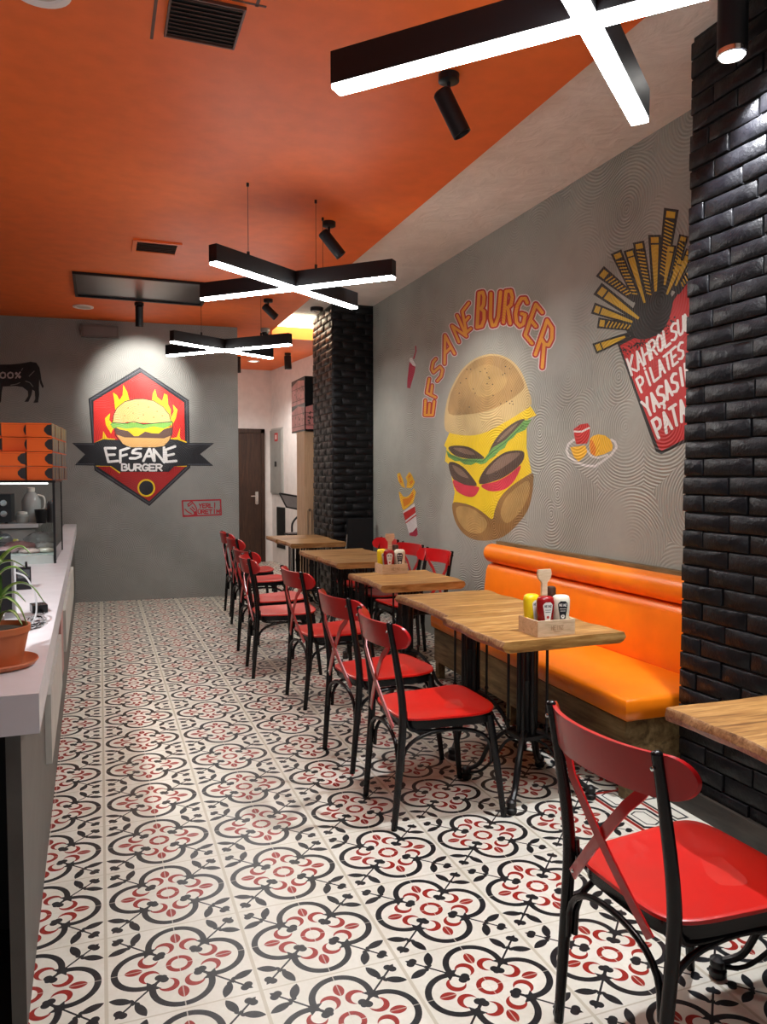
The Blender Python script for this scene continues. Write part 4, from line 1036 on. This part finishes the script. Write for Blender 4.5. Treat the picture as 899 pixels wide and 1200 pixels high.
tw = yb('logo lettering white', (.82, .82, .82))
b = BM()
for ch, q in (('E', [(235, 605), (290, 600), (275, 525), (215, 525)]), ('F', [(305, 608), (350, 600), (358, 522), (305, 540)]), ('S', [(360, 590), (430, 580), (425, 520), (375, 535)]),
              ('A', [(440, 600), (500, 598), (485, 525), (465, 525)]), ('N', [(505, 600), (562, 608), (560, 520), (500, 532)]), ('E', [(575, 605), (632, 600), (625, 515), (570, 535)])): glyph(b, BWP, ch, Q(q), 3.0, .0036)
obj('large_lettering', b, tw, bn, smooth=False)
b = BM(); word(b, BWP, 'BURGER', Q([(314, 655)])[0], Q([(556, 657)])[0], (0, -36 / 4.994), 2.1, .0036, .78); obj('small_lettering', b, tw, bn, smooth=False)
rg = shape(t, 'ring', [Q(arc(457, 758, 52, 0, 350, 35))], BWP, .0024, yel); shape(rg, 'ring_centre', [Q(arc(457, 758, 42, 0, 350, 30))], BWP, .0028, blk_)
# ---- stamp
t = art('small red stamp sign with a handshake on the grey back wall, right of the logo', 'wall sign', 'stamp_sign'); Q = lambda p: C(205, 580, 14.98, p)
st = yb('stamp red', (.36, .018, .03)); stp = yb('stamp pale', (.40, .33, .33))
lines(t, 'frame', [Q([(130, 105), (800, 85), (812, 345), (148, 378), (130, 105)])], 1.7, BWP, .0014, st)
lines(t, 'hand', [Q([(300, 110), (225, 165), (240, 200), (300, 150)]), Q([(300, 120), (350, 180), (380, 240), (370, 360)]), Q([(270, 235), (330, 290), (345, 330)]), Q([(300, 210), (350, 260)]), Q([(180, 250), (215, 290), (250, 310), (290, 330)])], 1.3, BWP, .0014, st)
shape(t, 'cuff', [Q([(145, 350), (230, 355), (330, 340), (340, 290), (385, 280), (400, 360), (150, 378)])], BWP, .0012, st)
b = BM(); word(b, BWP, 'YERLİ', Q([(425, 225)])[0], Q([(740, 222)])[0], (0, -68 / 14.98), 1.25, .0014, .72); word(b, BWP, 'ÜRETİM', Q([(405, 328)])[0], Q([(800, 322)])[0], (0, -62 / 14.98), 1.25, .0014, .74); obj('lettering', b, st, t, smooth=False)
# ---- cow
t = art('black cow silhouette with a white percentage mark painted high on the back wall', 'wall painting', 'cow_mural'); Q = lambda p: C(0, 400, 6, p)
cow = [(-330, 170), (-300, 150), (-260, 165), (-200, 168), (-60, 165), (80, 162), (150, 155), (215, 143), (255, 150), (278, 185), (286, 230), (292, 275), (308, 318), (300, 330), (284, 300), (276, 268), (274, 330), (276, 375), (268, 430), (235, 432), (248, 405), (244, 350), (228, 340), (222, 375), (200, 425), (172, 425), (198, 385), (196, 350), (160, 322), (110, 314), (20, 318), (12, 360), (8, 420), (0, 435), (-14, 435), (-12, 370), (-60, 330), (-150, 325), (-160, 430), (-185, 430), (-190, 330), (-230, 300), (-280, 290), (-330, 300), (-370, 280), (-385, 255), (-350, 200)]
shape(t, 'silhouette', [Q(cow)], BWP, .0010, yb('cow black', (.012, .012, .013)))
gl_ = yb('cow grey lines', (.20, .19, .18))
lines(t, 'contour_lines', [Q([(205, 245), (225, 225), (240, 210)]), Q([(180, 280), (210, 290), (232, 318)]), Q([(75, 308), (120, 300), (140, 290)]), Q([(150, 205), (160, 190)])], .9, BWP, .0014, gl_)
b = BM(); word(b, BWP, '100%', Q([(-52, 258)])[0], Q([(160, 258)])[0], (0, -40 / 6), 1.7, .0014, .72); obj('lettering', b, yb('cow lettering', (.42, .36, .36)), t, smooth=False)
# ------------------------------------------------------------------ service counter
ZT = .88
def ex(y): return -.150 - .0142 * (y - 2.04)       # worktop edge
def fx(y): return -.197 - .0115 * (y - 2.11)       # front panel
t = thing('service_counter', 'long white topped grey service counter along the left of the aisle', 'counter', (-.6, 5.0, 0))
def cprism(name, poly, z0, z1, mat, parent=t, bevel=0):
    b = BM(); prism(b, [(x + .6, y - 5.0) for x, y in poly], z0, z1); return obj(name, b, mat, parent, bevel=bevel)
cprism('worktop', [(-1.35, 2.04), (ex(2.04), 2.04), (ex(9.1), 9.08), (ex(9.1) - .125, 9.08), (ex(6.0) - .16, 6.0), (-1.35, 6.0)], ZT - .10, ZT, M['counter'], bevel=.003)
cprism('front_panel', [(fx(2.08) - .035, 2.08), (fx(2.08), 2.08), (fx(9.08), 9.08), (fx(9.08) - .05, 9.08)], 0, ZT - .10, M['panel_grey'])
cprism('inner_panel', [(-1.35, 2.55), (fx(2.55) - .05, 2.55), (fx(2.55) - .05, 2.59), (-1.35, 2.59)], 0, ZT - .10, M['void'])
cprism('bottom_rail', [(-1.35, 2.08), (fx(2.08) - .035, 2.08), (fx(2.08) - .035, 2.55), (-1.35, 2.55)], 0, .02, M['void'])
M['decor'] = plain('off white moulded board', (.52, .51, .47), .5)
def decor(y0, y1, z0, z1, seed):
    rnd = random.Random(seed); n = 14; pts = []
    for i in range(n + 1):
        y = y0 + (y1 - y0) * i / n; pts.append((y, z1 + (.012 if i % 2 else -.006)))
    b = BM(); poly = [(y1, z0), (y0, z0)] + pts
    a = [b.verts.new((fx(y) + .6, y - 5, z)) for y, z in poly]; c = [b.verts.new((fx(y) + .022 + .6, y - 5, z)) for y, z in poly]
    b.faces.new(a[::-1]); b.faces.new(c)
    for i in range(len(poly)): b.faces.new((a[i], a[(i + 1) % len(poly)], c[(i + 1) % len(poly)], c[i]))
    return obj('decorative_board', b, M['decor'], t)
decor(3.09, 4.25, .33, .60, 1); decor(5.0, 7.4, .34, .60, 2)
b = BM(); box(b, fx(4.6) + .6, fx(4.6) + .6 + .012, 4.5 - 5, 4.75 - 5, .30, .66); obj('price_strip', b, plain('pale pink strip', (.42, .22, .20), .5), t)

# display case
t = thing('glass_display_case', 'glass display case with black edges standing on the white counter', 'display case', (-.8, 5.5, ZT))
X1, X0, Y0, Y1, ZG = -.262, -1.33, 5.06, 5.95, 1.385
def rb(name, x0, x1, y0, y1, z0, z1, mat, bevel=0):
    b = BM(); box(b, x0 + .8, x1 + .8, y0 - 5.5, y1 - 5.5, z0 - ZT, z1 - ZT); return obj(name, b, mat, t, bevel=bevel, smooth=False)
rb('top_slab', X0, X1 + .008, Y0 - .01, Y1 + .01, ZG - .013, ZG, M['black_metal'], .002)
rb('front_pane', X0, X1 - .008, Y0, Y0 + .006, ZT + .055, ZG - .013, M['glass'])
rb('side_pane', X1 - .006, X1, Y0 + .008, Y1, ZT + .008, ZG - .013, M['glass'])
rb('edge_post', X1 - .010, X1 + .004, Y0 - .006, Y0 + .008, ZT, ZG - .013, M['black_metal'])
rb('edge_post', X1 - .010, X1 + .004, Y1 - .008, Y1 + .006, ZT, ZG - .013, M['black_metal'])
rb('base_tray', X0, X1 - .012, Y0, Y1, ZT, ZT + .05, plain('pale mint glass base', (.55, .66, .64), .15), .003)
ld = bpy.data.lights.new('case_lamp', 'AREA'); ld.energy = 3; ld.shape = 'RECTANGLE'; ld.size = .9; ld.size_y = .04
lo = bpy.data.objects.new('case_lamp', ld); COL.objects.link(lo); lo.location = (-.8, 5.12, ZG - .02)
b = BM(); box(b, -.5, .5, -.39, -.37, ZG - .022 - ZT, ZG - .0135 - ZT); obj('light_strip', b, emis('case light strip', (1, .98, .95), 2.5), t)

# wrapped food inside
def pack(label, cat, x, y, z, s, col, name='wrapped_food_pack', rough=.15, flat=.5, seed=0, grp=None):
    rnd = random.Random(seed); b = BM()
    vs = ball(b, (0, 0, 0), s, 1.25, 1, flat, 24, 14)
    for v in vs:
        n = v.co.normalized(); k = 1 + .16 * math.sin(n.x * 7 + seed) * math.sin(n.y * 9 + seed * 2) + rnd.uniform(-.05, .05)
        v.co *= k
        if v.co.z < -s * flat * .7: v.co.z = -s * flat * .7
    o = obj(name, b, plain(label[:28], col, rough, var=.5, coat=.5), loc=(x, y, z + s * flat * .7), smooth=True, sharp=70)
    tag(o, label, cat, grp); return o
zb = ZT + .0505
pack('dark red bundle of meat in clear film at the middle of the display case', 'food', -.50, 5.46, zb, .07, (.16, .06, .06), seed=1)
pack('shiny grey film wrapped pack against the right pane of the display case', 'food', -.35, 5.50, zb, .055, (.30, .28, .27), seed=2)
pack('pale pink wrapped pack low in the front of the display case', 'food', -.42, 5.25, zb, .05, (.52, .38, .35), seed=3, flat=.35)
pack('beige wrapped pack by the right corner of the display case', 'food', -.33, 5.27, zb, .045, (.50, .45, .38), seed=4, flat=.4)
pack('mauve wrapped pack at the left front of the display case', 'food', -.56, 5.28, zb, .06, (.30, .18, .19), seed=5, flat=.4)
pack('silvery crumpled bag at the back right of the display case', 'food', -.38, 5.68, zb, .085, (.22, .21, .20), seed=6, flat=.7)
pack('white crumpled film pack at the left of the display case', 'food', -.72, 5.30, zb, .055, (.62, .60, .58), seed=7, flat=.45)
pack('black plastic bag behind the leaves in the display case', 'bag', -.66, 5.60, zb, .085, (.015, .015, .017), 'plastic_bag', seed=8, flat=.8)
pack('brown bread roll at the upper left of the display case', 'bread', -.86, 5.72, zb, .09, (.42, .20, .10), 'bread_roll', .5, .9, seed=9)
pack('yellow lemon beside the black bag in the display case', 'lemon', -.555, 5.72, zb + .0, .035, (.62, .55, .03), 'lemon', .4, .9, seed=10)

# back worktop by the rear wall with small kitchen things
yb_ = 8.25
t = thing('rear_worktop', 'pale worktop against the grey back wall, seen through the glass case', 'worktop', (-1.8, 8.6, 0))
b = BM(); box(b, -1.2, 1.22, -.35, .35, .90, .94); obj('worktop', b, M['counter'], t, bevel=.003)
b = BM(); box(b, -1.2, 1.20, -.32, .33, 0, .90); obj('cabinet_body', b, plain('grey cabinet', (.22, .22, .21), .5), t)
for k in range(3):
    b = BM(); box(b, -1.19 + k * .80, -.41 + k * .80, -.338, -.32, .08, .88); dd = obj('cabinet_door', b, plain('cabinet door', (.30, .30, .29), .45), t, bevel=.003)
    b = BM(); box(b, -.85 + k * .8, -.75 + k * .8, -.35, -.338, .80, .815); obj('handle', b, M['chrome'], dd)
def at8(px, y=8.4): return on_y(px, 600, y).x
t = thing('countertop_oven', 'black oven with two round silver knobs on the rear worktop', 'oven', (at8(14) - .25, 8.5, .94))
b = BM(); box(b, -.25, .25, -.17, .17, .015, .29); obj('body', b, M['black_metal'], t, bevel=.006)
b = BM(); box(b, -.24, .10, -.178, -.17, .03, .275); obj('door', b, M['black'], t, bevel=.003)
for z in (.10, .205):
    b = BM(); lathe(b, [(.038, 0), (.038, .012), (.030, .03), (.001, .031)], 20, Matrix.Translation((.185, -.17, z)) @ Matrix.Rotation(PI / 2, 4, 'X')); obj('knob', b, M['chrome'], t)
for sx in (-.2, .2):
    b = BM(); lathe(b, [(.015, 0), (.015, .015)], 12, Matrix.Translation((sx, -.12, 0))); obj('foot', b, M['black'], t)
t = thing('water_jug', 'tall translucent grey jug on the rear worktop behind the black cup', 'jug', (at8(37, 8.55), 8.55, .94))
b = BM(); lathe(b, [(.085, 0), (.09, .02), (.09, .22), (.06, .28), (.03, .31)], 24); obj('body', b, plain('pale translucent plastic', (.42, .45, .46), .2), t)
b = BM(); lathe(b, [(.032, .31), (.036, .315), (.036, .35), (.02, .355)], 16); obj('cap', b, M['label_w'], t)
b = BM(); tube(b, catmull([(.06, -.02, .28), (.12, -.02, .25), (.12, -.02, .15), (.088, -.02, .12)], 5), .009, 8); obj('handle', b, M['label_w'], t)
t = thing('black_cup', 'black tapered cup on the rear worktop, seen through the glass case', 'cup', (at8(48, 8.32), 8.32, .94))
b = BM(); lathe(b, [(.045, 0), (.060, .135), (.055, .135), (.042, .01)], 24, cap=False); lathe(b, [(.001, .004), (.044, .004)], 24, cap=False); obj('body', b, M['black_metal'], t)
b = BM(); lathe(b, [(.060, .130), (.063, .133), (.060, .138), (.055, .136)], 24, cap=False); obj('rim', b, M['black'], t)
t = thing('storage_jar', 'squat clear jar with a white lid beside the oven on the rear worktop', 'jar', (at8(26, 8.4), 8.40, .94))
b = BM(); lathe(b, [(.05, 0), (.062, .02), (.062, .075), (.045, .09)], 20); obj('body', b, plain('clear jar', (.35, .38, .37), .12), t)
b = BM(); lathe(b, [(.046, .09), (.048, .092), (.048, .112), (.01, .118)], 20); obj('lid', b, M['label_w'], t)
t = thing('grey_canister', 'grey metal canister at the right end of the rear worktop', 'canister', (at8(60, 8.5) + .02, 8.40, .94))
b = BM(); lathe(b, [(.055, 0), (.058, .01), (.058, .19), (.05, .20)], 20); obj('body', b, plain('grey metal', (.12, .12, .13), .3, metal=.6), t)
b = BM(); lathe(b, [(.052, .20), (.052, .215), (.012, .225), (.012, .24)], 20); obj('lid', b, M['chrome'], t)

# orange food boxes stacked on the case
M['box_o'] = plain('orange carton', (1.0, .165, .012), .42, var=.05); M['box_k'] = plain('black printed carton', (.022, .02, .02), .35, var=.4); M['box_y'] = plain('box side print', (.16, .11, .04), .4, var=.7); M['box_r'] = plain('box side red print', (.20, .05, .04), .4, var=.6)
BWd, BH, BD = .142, .086, .142
def food_box(label, loc, rz, full=True, proto=[None, None]):
    k = 0 if full else 1
    if proto[k] is not None: return dup(proto[k], loc, rz, label)
    t = thing('food_carton', label, 'box', loc, rz, 'orange food cartons stacked on the glass case')
    b = BM(); box(b, -BWd / 2, BWd / 2, -BD / 2, BD / 2, .001, BH - .001); bd = obj('body', b, M['box_o'], t, bevel=.0012)
    b = BM(); y = -BD / 2 - .0008; xr = BWd / 2
    wd = .042 if full else .020
    P_ = [(xr, .008), (xr, BH - .008), (xr - wd * .55, BH - .012), (xr - wd, BH * .62), (xr - wd, BH * .42), (xr - wd * .55, .014)]
    f = b.faces.new([b.verts.new((x, y, z)) for x, z in P_]); obj('lock_tab', b, M['box_k'], t)
    b = BM(); box(b, xr + .0002, xr + .0022, -BD / 2 + .001, BD / 2 - .001, .003, BH - .003); sd = obj('side_panel', b, M['box_k'], t)
    b = BM(); box(b, xr + .0024, xr + .003, -BD / 2 + .020, -BD / 2 + .05, .012, BH - .014); obj('side_print', b, M['box_y'] if full else M['box_r'], sd)
    b = BM(); box(b, -xr, xr, -BD / 2 - .0006, -BD / 2 - .0002, BH - .012, BH - .0105); obj('lid_seam', b, plain('carton seam', (.60, .08, .01), .5), t)
    proto[k] = t; return t
rown = ['bottom', 'second', 'third', 'top']; coln = ['right', 'middle', 'left', 'outermost left']
for r in range(4):
    for c in range(4):
        off = {0: 0, 1: (.0 if r < 2 else .012), 2: (.0 if r < 2 else .02), 3: 0}[c]
        wobble = .004 * ((r * 7 + c * 3) % 3 - 1)
        x = -.335 - c * .1535 + off + wobble * .4; y = 5.145 + (.0 if (r < 2 or c == 0) else .035) + (abs(wobble) if c else 0)
        food_box('orange carton in the front %s column of the stack, %s row from below' % (coln[c], rown[r]), (x, y, ZG + .0008 + r * .0875), -.072 if c == 0 else -.02, full=not (c == 1 and r >= 2))
    for d_ in range(1, 5):  # the side column runs back over the case
        x = -.335 + .0108 * d_ - .002 * ((r + d_) % 2); y = 5.145 + d_ * .1465
        food_box('carton in the right side column, %s row, %s box behind the front one' % (rown[r], ['', 'first', 'second', 'third', 'fourth'][d_]), (x, y, ZG + .0008 + r * .0875), -.072)

# payment terminal, cables, plant
t = thing('till_screen', 'black till screen on a grey stand behind the potted plant', 'till', (-.40, 2.98, ZT), .12)
b = BM(); box(b, -.20, .10, -.012, .012, .05, .27, Matrix.Rotation(-.12, 4, 'X')); obj('screen', b, M['black'], t, bevel=.004)
b = BM(); prism(b, rrect(.15, .14, .02, cx=.03, cy=.06), 0, .014); obj('base', b, plain('grey plastic', (.30, .30, .31), .4), t, bevel=.003)
b = BM(); box(b, .075, .115, .01, .035, .012, .235, Matrix.Rotation(-.10, 4, 'X')); obj('stand', b, plain('grey plastic arm', (.36, .36, .37), .4), t, bevel=.004)
t = thing('card_reader', 'small black upright card reader with a stub aerial on the white counter', 'card reader', (-.345, 3.95, ZT), .1)
b = BM(); box(b, -.032, .032, -.018, .018, .0, .105, None); obj('body', b, M['black'], t, bevel=.006)
b = BM(); lathe(b, [(.006, .105), (.005, .13)], 10, Matrix.Translation((.012, 0, 0))); obj('aerial', b, M['black'], t)
b = BM(); box(b, -.026, .026, -.0195, -.0185, .055, .095); obj('screen', b, plain('dark grey screen', (.05, .055, .06), .15), t)
t = thing('cable_coil', 'tangled coil of thin grey and black cables on the counter edge', 'cable', (-.225, 2.98, ZT))
rs = random.Random(11)
for k in range(5):
    pts = []; r0 = rs.uniform(.022, .04); cx_, cy_ = rs.uniform(-.02, .01), rs.uniform(-.06, .08)
    for i in range(26):
        a = i / 25 * 2 * PI * 1.6 + k; rr = r0 * (1 + .25 * math.sin(a * 1.7 + k)); pts.append((cx_ + rr * math.cos(a), cy_ + rr * 2.6 * math.sin(a), .0035 + .022 * abs(math.sin(a * .8 + k)) * (k % 3) / 2))
    b = BM(); tube(b, pts, .0018 + .0005 * (k % 2), 6); obj('loop', b, M['black'] if k % 2 else plain('grey cable', (.25, .25, .26), .4), t)
b = BM(); tube(b, catmull([(-.075, .05, .19), (-.03, .03, .17), (.0, .0, .11), (.005, -.02, .05), (-.01, -.04, .006)], 6), .0032, 8); obj('loop', b, plain('grey cable sleeve', (.33, .33, .34), .4), t)
t = thing('power_adapter', 'small black power adapter beside the cable coil', 'adapter', (-.235, 3.28, ZT), .2)
b = BM(); box(b, -.028, .028, -.04, .04, 0, .03); obj('body', b, M['black'], t, bevel=.005)
b = BM(); tube(b, catmull([(.0, -.04, .012), (.01, -.07, .008), (.0, -.10, .004)], 5), .0022, 6); obj('lead', b, M['black'], t)

PXY = (-.282, 2.37)
t = thing('potted_plant', 'leafy plant with long striped leaves in a terracotta pot on a saucer', 'plant', (PXY[0], PXY[1], ZT))
b = BM(); lathe(b, [(.001, .003), (.075, .003), (.095, .012), (.108, .020), (.110, .016), (.100, .004), (.085, 0), (.001, 0)], 36, cap=False); obj('saucer', b, M['terracotta'], t)
b = BM(); lathe(b, [(.001, .005), (.066, .005), (.086, .098), (.090, .098), (.091, .115), (.085, .116), (.081, .100), (.001, .100)], 36, cap=False); obj('pot', b, M['terracotta'], t)
b = BM(); lathe(b, [(.001, .106), (.05, .108), (.082, .102), (.082, .099)], 30); obj('soil', b, M['soil'], t)
def leaf(pts, w, pale=True):
    P = catmull(pts, 6); n = len(P); b = BM(); R = []
    for i, p in enumerate(P):
        tdir = (P[min(i + 1, n - 1)] - P[max(i - 1, 0)]).normalized(); side = tdir.cross(V((0, 0, 1)))
        if side.length < .1: side = V((1, 0, 0))
        side.normalize(); up_ = side.cross(tdir); k = i / (n - 1); ww = w * (math.sin(PI * min(1, k * .93 + .07)) ** .7) * (1 - .25 * k) + .0006
        R.append([b.verts.new(p + side * ww * a + up_ * ww * .35 * abs(a)) for a in (-1, -.45, 0, .45, 1)] + [b.verts.new(p + side * ww * a + up_ * (ww * .35 * abs(a) - .0012)) for a in (1, .45, 0, -.45, -1)])
    for A_, B_ in zip(R, R[1:]):
        for j in range(10): b.faces.new((A_[j], A_[(j + 1) % 10], B_[(j + 1) % 10], B_[j]))
    b.faces.new(R[0][::-1]); b.faces.new(R[-1])
    o = obj('leaf', b, M['leaf'], t, sharp=80)
    o.data.materials.append(M['leaf_pale'])
    if pale:
        for k, p in enumerate(o.data.polygons):
            if k % 10 in (1, 2, 6, 7): p.material_index = 1
s0 = (0, 0, .10)
leaf([s0, (-.02, .02, .24), (-.01, .03, .34), (.02, .04, .36)], .024)
leaf([s0, (.0, .03, .20), (.0, .05, .27), (.035, .06, .29), (.075, .07, .27)], .018)
leaf([s0, (-.04, .0, .22), (-.06, .0, .33), (-.04, -.01, .40)], .024)
leaf([s0, (.01, .0, .16), (.025, .0, .20), (.055, -.01, .205), (.08, -.01, .18)], .014)
leaf([s0, (.015, .02, .19), (.05, .04, .225), (.09, .05, .215), (.125, .05, .165)], .013)
leaf([s0, (.0, -.01, .17), (.03, -.02, .195), (.065, -.03, .165), (.085, -.03, .115)], .012)
leaf([s0, (-.01, .03, .22), (.02, .05, .30), (.06, .06, .33), (.09, .06, .31)], .020)
leaf([s0, (-.01, .02, .20), (.015, .02, .26), (.05, .02, .275), (.085, .02, .25)], .016)
leaf([s0, (-.03, -.02, .20), (-.03, -.03, .28), (.0, -.05, .32), (.03, -.07, .30)], .018)
leaf([s0, (-.05, .02, .20), (-.10, .03, .26), (-.15, .03, .22)], .016)
leaf([s0, (-.03, -.04, .17), (-.05, -.09, .20), (-.06, -.13, .15)], .014)
leaf([s0, (.02, -.03, .15), (.05, -.05, .16), (.075, -.065, .125)], .010)
leaf([s0, (-.02, .05, .22), (-.03, .08, .32), (.0, .10, .38)], .018)

# ------------------------------------------------------------------ corridor things
t = thing('tall_wooden_cabinet', 'tall light wood cabinet with a long loop handle beside the far black pier', 'cabinet', (2.52, 9.02, 0))
M['maple'] = wood_material('light wood veneer', (.42, .26, .15), (.50, .32, .19), (.56, .37, .23), 1, 'z', .45)
b = BM(); box(b, -.25, .25, -.20, .16, .0, 1.94); obj('body', b, M['maple'], t, bevel=.003)
b = BM(); box(b, -.248, .248, -.218, -.201, .06, 1.935); dr = obj('door', b, M['maple'], t, bevel=.002)
b = BM(); tube(b, [(-.19, -.232, 1.02), (-.215, -.234, 1.0), (-.215, -.234, .68), (-.19, -.232, .64), (-.165, -.232, .68), (-.165, -.232, 1.0), (-.19, -.232, 1.02)], .0035, 6); box(b, -.195, -.185, -.232, -.218, .99, 1.01); box(b, -.195, -.185, -.232, -.218, .66, .68); obj('handle', b, M['iron'], dr)
t = thing('graphic_light_box', 'black box sign with pink printed panels standing on the wooden cabinet', 'box sign', (2.47, 9.10, 1.9405))
pk = plain('pink printed panel', (.50, .20, .19), .4, var=.25); ink = plain('dark panel drawing', (.07, .045, .04), .5)
b = BM(); box(b, -.20, .20, -.33, .33, 0, .64); obj('housing', b, M['black'], t)
def pnl(x0, x1, z0, z1, face):
    b = BM(); mfn = (lambda u, z, o: (u, -.33 - o, z)) if face == 'f' else (lambda u, z, o: (-.20 - o, u, z))
    def fc(poly, o): b2.faces.new([b2.verts.new(mfn(u, z, o)) for u, z in poly])
    b2 = b; fc([(x0, z0), (x1, z0), (x1, z1 - .05), ((x0 + x1) / 2, z1), (x0, z1 - .03)], .002); o = obj('panel', b, pk, t, smooth=False)
    b = BM(); b2 = b; rs2 = random.Random(int(x0 * 100 + z0 * 1000))
    for i in range(16):
        u = rs2.uniform(x0 + .02, x1 - .04); z = rs2.uniform(z0 + .06, z1 - .09); fc([(u, z), (u + rs2.uniform(.01, .03), z - .006), (u + rs2.uniform(.01, .03), z + .02), (u - .004, z + .014)], .003)
    fc([(x0, z0 + .045), (x1, z0 + .045), (x1, z0 + .052), (x0, z0 + .052)], .003); fc([(x0, z1 - .10), (x1, z1 - .10), (x1, z1 - .094), (x0, z1 - .094)], .003)
    obj('drawing', b, ink, o, smooth=False)
pnl(-.19, .0, .02, .31, 'f'); pnl(.01, .19, .02, .31, 'f'); pnl(-.32, .32, .02, .31, 's'); pnl(-.32, .32, .33, .62, 's')
# electrical panel on the slanting white wall
def on_slant(px, py, off=0):
    p0 = V((2.86, 10.7, 0)); dd = V((2.66 - 2.86, 12.45 - 10.7, 0)).normalized(); n = V((-dd.y, dd.x, 0))
    if n.x > 0: n = -n
    return hit(px, py, p0 + n * off, n), dd, n
a_, dd, nn = on_slant(318, 505); e_, _, _ = on_slant(332, 578)
t = thing('electrical_panel', 'grey electrical panel door with a small red sign on the white corridor wall', 'electrical panel', (a_.x, a_.y, e_.z))
Lp = math.hypot(e_.x - a_.x, e_.y - a_.y); hz = a_.z - e_.z; rp = Matrix.Rotation(math.atan2(-dd.y, -dd.x), 4, 'Z')
def pb(name, u0, u1, w0, w1, z0, z1, mat, par=None):
    b = BM(); vs = box(b, u0, u1, w0, w1, z0, z1)
    for v in vs: v.co = V((0, 0, v.co.z)) + (-dd) * v.co.x + nn * v.co.y
    return obj(name, b, mat, par or t)
pb('door', 0, Lp, 0, .03, 0, hz, plain('grey panel door', (.33, .33, .31), .5))
pb('frame', -.03, Lp + .03, -.005, .012, -.03, hz + .03, plain('grey panel frame', (.42, .42, .40), .5))
sg = pb('sign', Lp * .45, Lp * .72, .031, .034, hz * .82, hz * .95, plain('red sign', (.5, .03, .03), .5)); pb('sign_mark', Lp * .53, Lp * .64, .035, .036, hz * .85, hz * .92, M['label_w'], sg)
pb('latch', Lp * .45, Lp * .6, .031, .038, hz * .42, hz * .50, M['iron'])
a_, _, _ = on_slant(325, 594); e_, _, _ = on_slant(335, 630)
t = thing('wall_recess', 'black rectangular opening low in the white corridor wall', 'opening', (a_.x, a_.y, 0))
Lq = math.hypot(e_.x - a_.x, e_.y - a_.y)
pb('opening', 0, Lq, 0, .012, .25, a_.z, M['void']); pb('rim', -.012, Lq + .012, -.002, .008, .24, a_.z + .012, plain('grey rim', (.5, .5, .48), .5))
# metal bar chair half hidden by the cabinet
t = thing('metal_high_chair', 'black metal framed high chair with a slanted glassy back, half hidden by the wooden cabinet', 'high chair', (2.40, 9.95, 0))
b = BM(); P_ = [(-.18, -.02, 1.18), (.22, .0, 1.11), (.22, -.05, .93), (-.10, -.07, 1.0)]; tube(b, P_ + [P_[0]], .012, 8); obj('back_frame', b, M['black_metal'], t)
b = BM(); vs = [b.verts.new(p) for p in P_]; w_ = [b.verts.new((x, y + .006, z)) for x, y, z in P_]
b.faces.new(vs); b.faces.new(w_[::-1])
for i in range(4): b.faces.new((vs[i], w_[i], w_[(i + 1) % 4], vs[(i + 1) % 4]))
obj('back_panel', b, plain('smoky grey panel', (.20, .20, .21), .2), t)
b = BM(); tube(b, catmull([(.20, 0, .90), (.08, 0, .87), (.0, 0, .78), (-.01, 0, .66)], 6), .014, 8); obj('arm', b, M['black_metal'], t)
b = BM(); box(b, -.08, .24, -.12, .16, .62, .645); obj('seat', b, M['black_metal'], t, bevel=.006)
for x, y in ((-.02, -.08), (-.02, .12), (.2, -.08), (.2, .12)):
    b = BM(); tube(b, [(x, y, .62), (x, y, 0)], .011, 8); obj('leg', b, M['black_metal'], t)
# black bag / chair back by the far pier
t = thing('black_backpack_stand', 'black upholstered chair back with a thin chrome edge against the far black pier', 'chair', (2.56, 7.50, 0))
t.name = 'black_side_chair'
b = BM(); box(b, -.13, .15, .12, .17, .50, .96); obj('backrest', b, M['black_metal'], t, bevel=.02)
b = BM(); tube(b, [(-.145, .11, .80), (-.15, .11, .70), (-.165, .11, .60)], .006, 8); obj('chrome_edge', b, M['chrome'], t)
b = BM(); box(b, -.15, .17, -.22, .14, .44, .50); obj('seat', b, M['black_metal'], t, bevel=.015)
for x, y in ((-.12, -.19), (-.12, .13), (.14, -.19), (.14, .13)):
    b = BM(); tube(b, [(x, y, .44), (x, y, 0)], .011, 8); obj('leg', b, M['black_metal'], t)
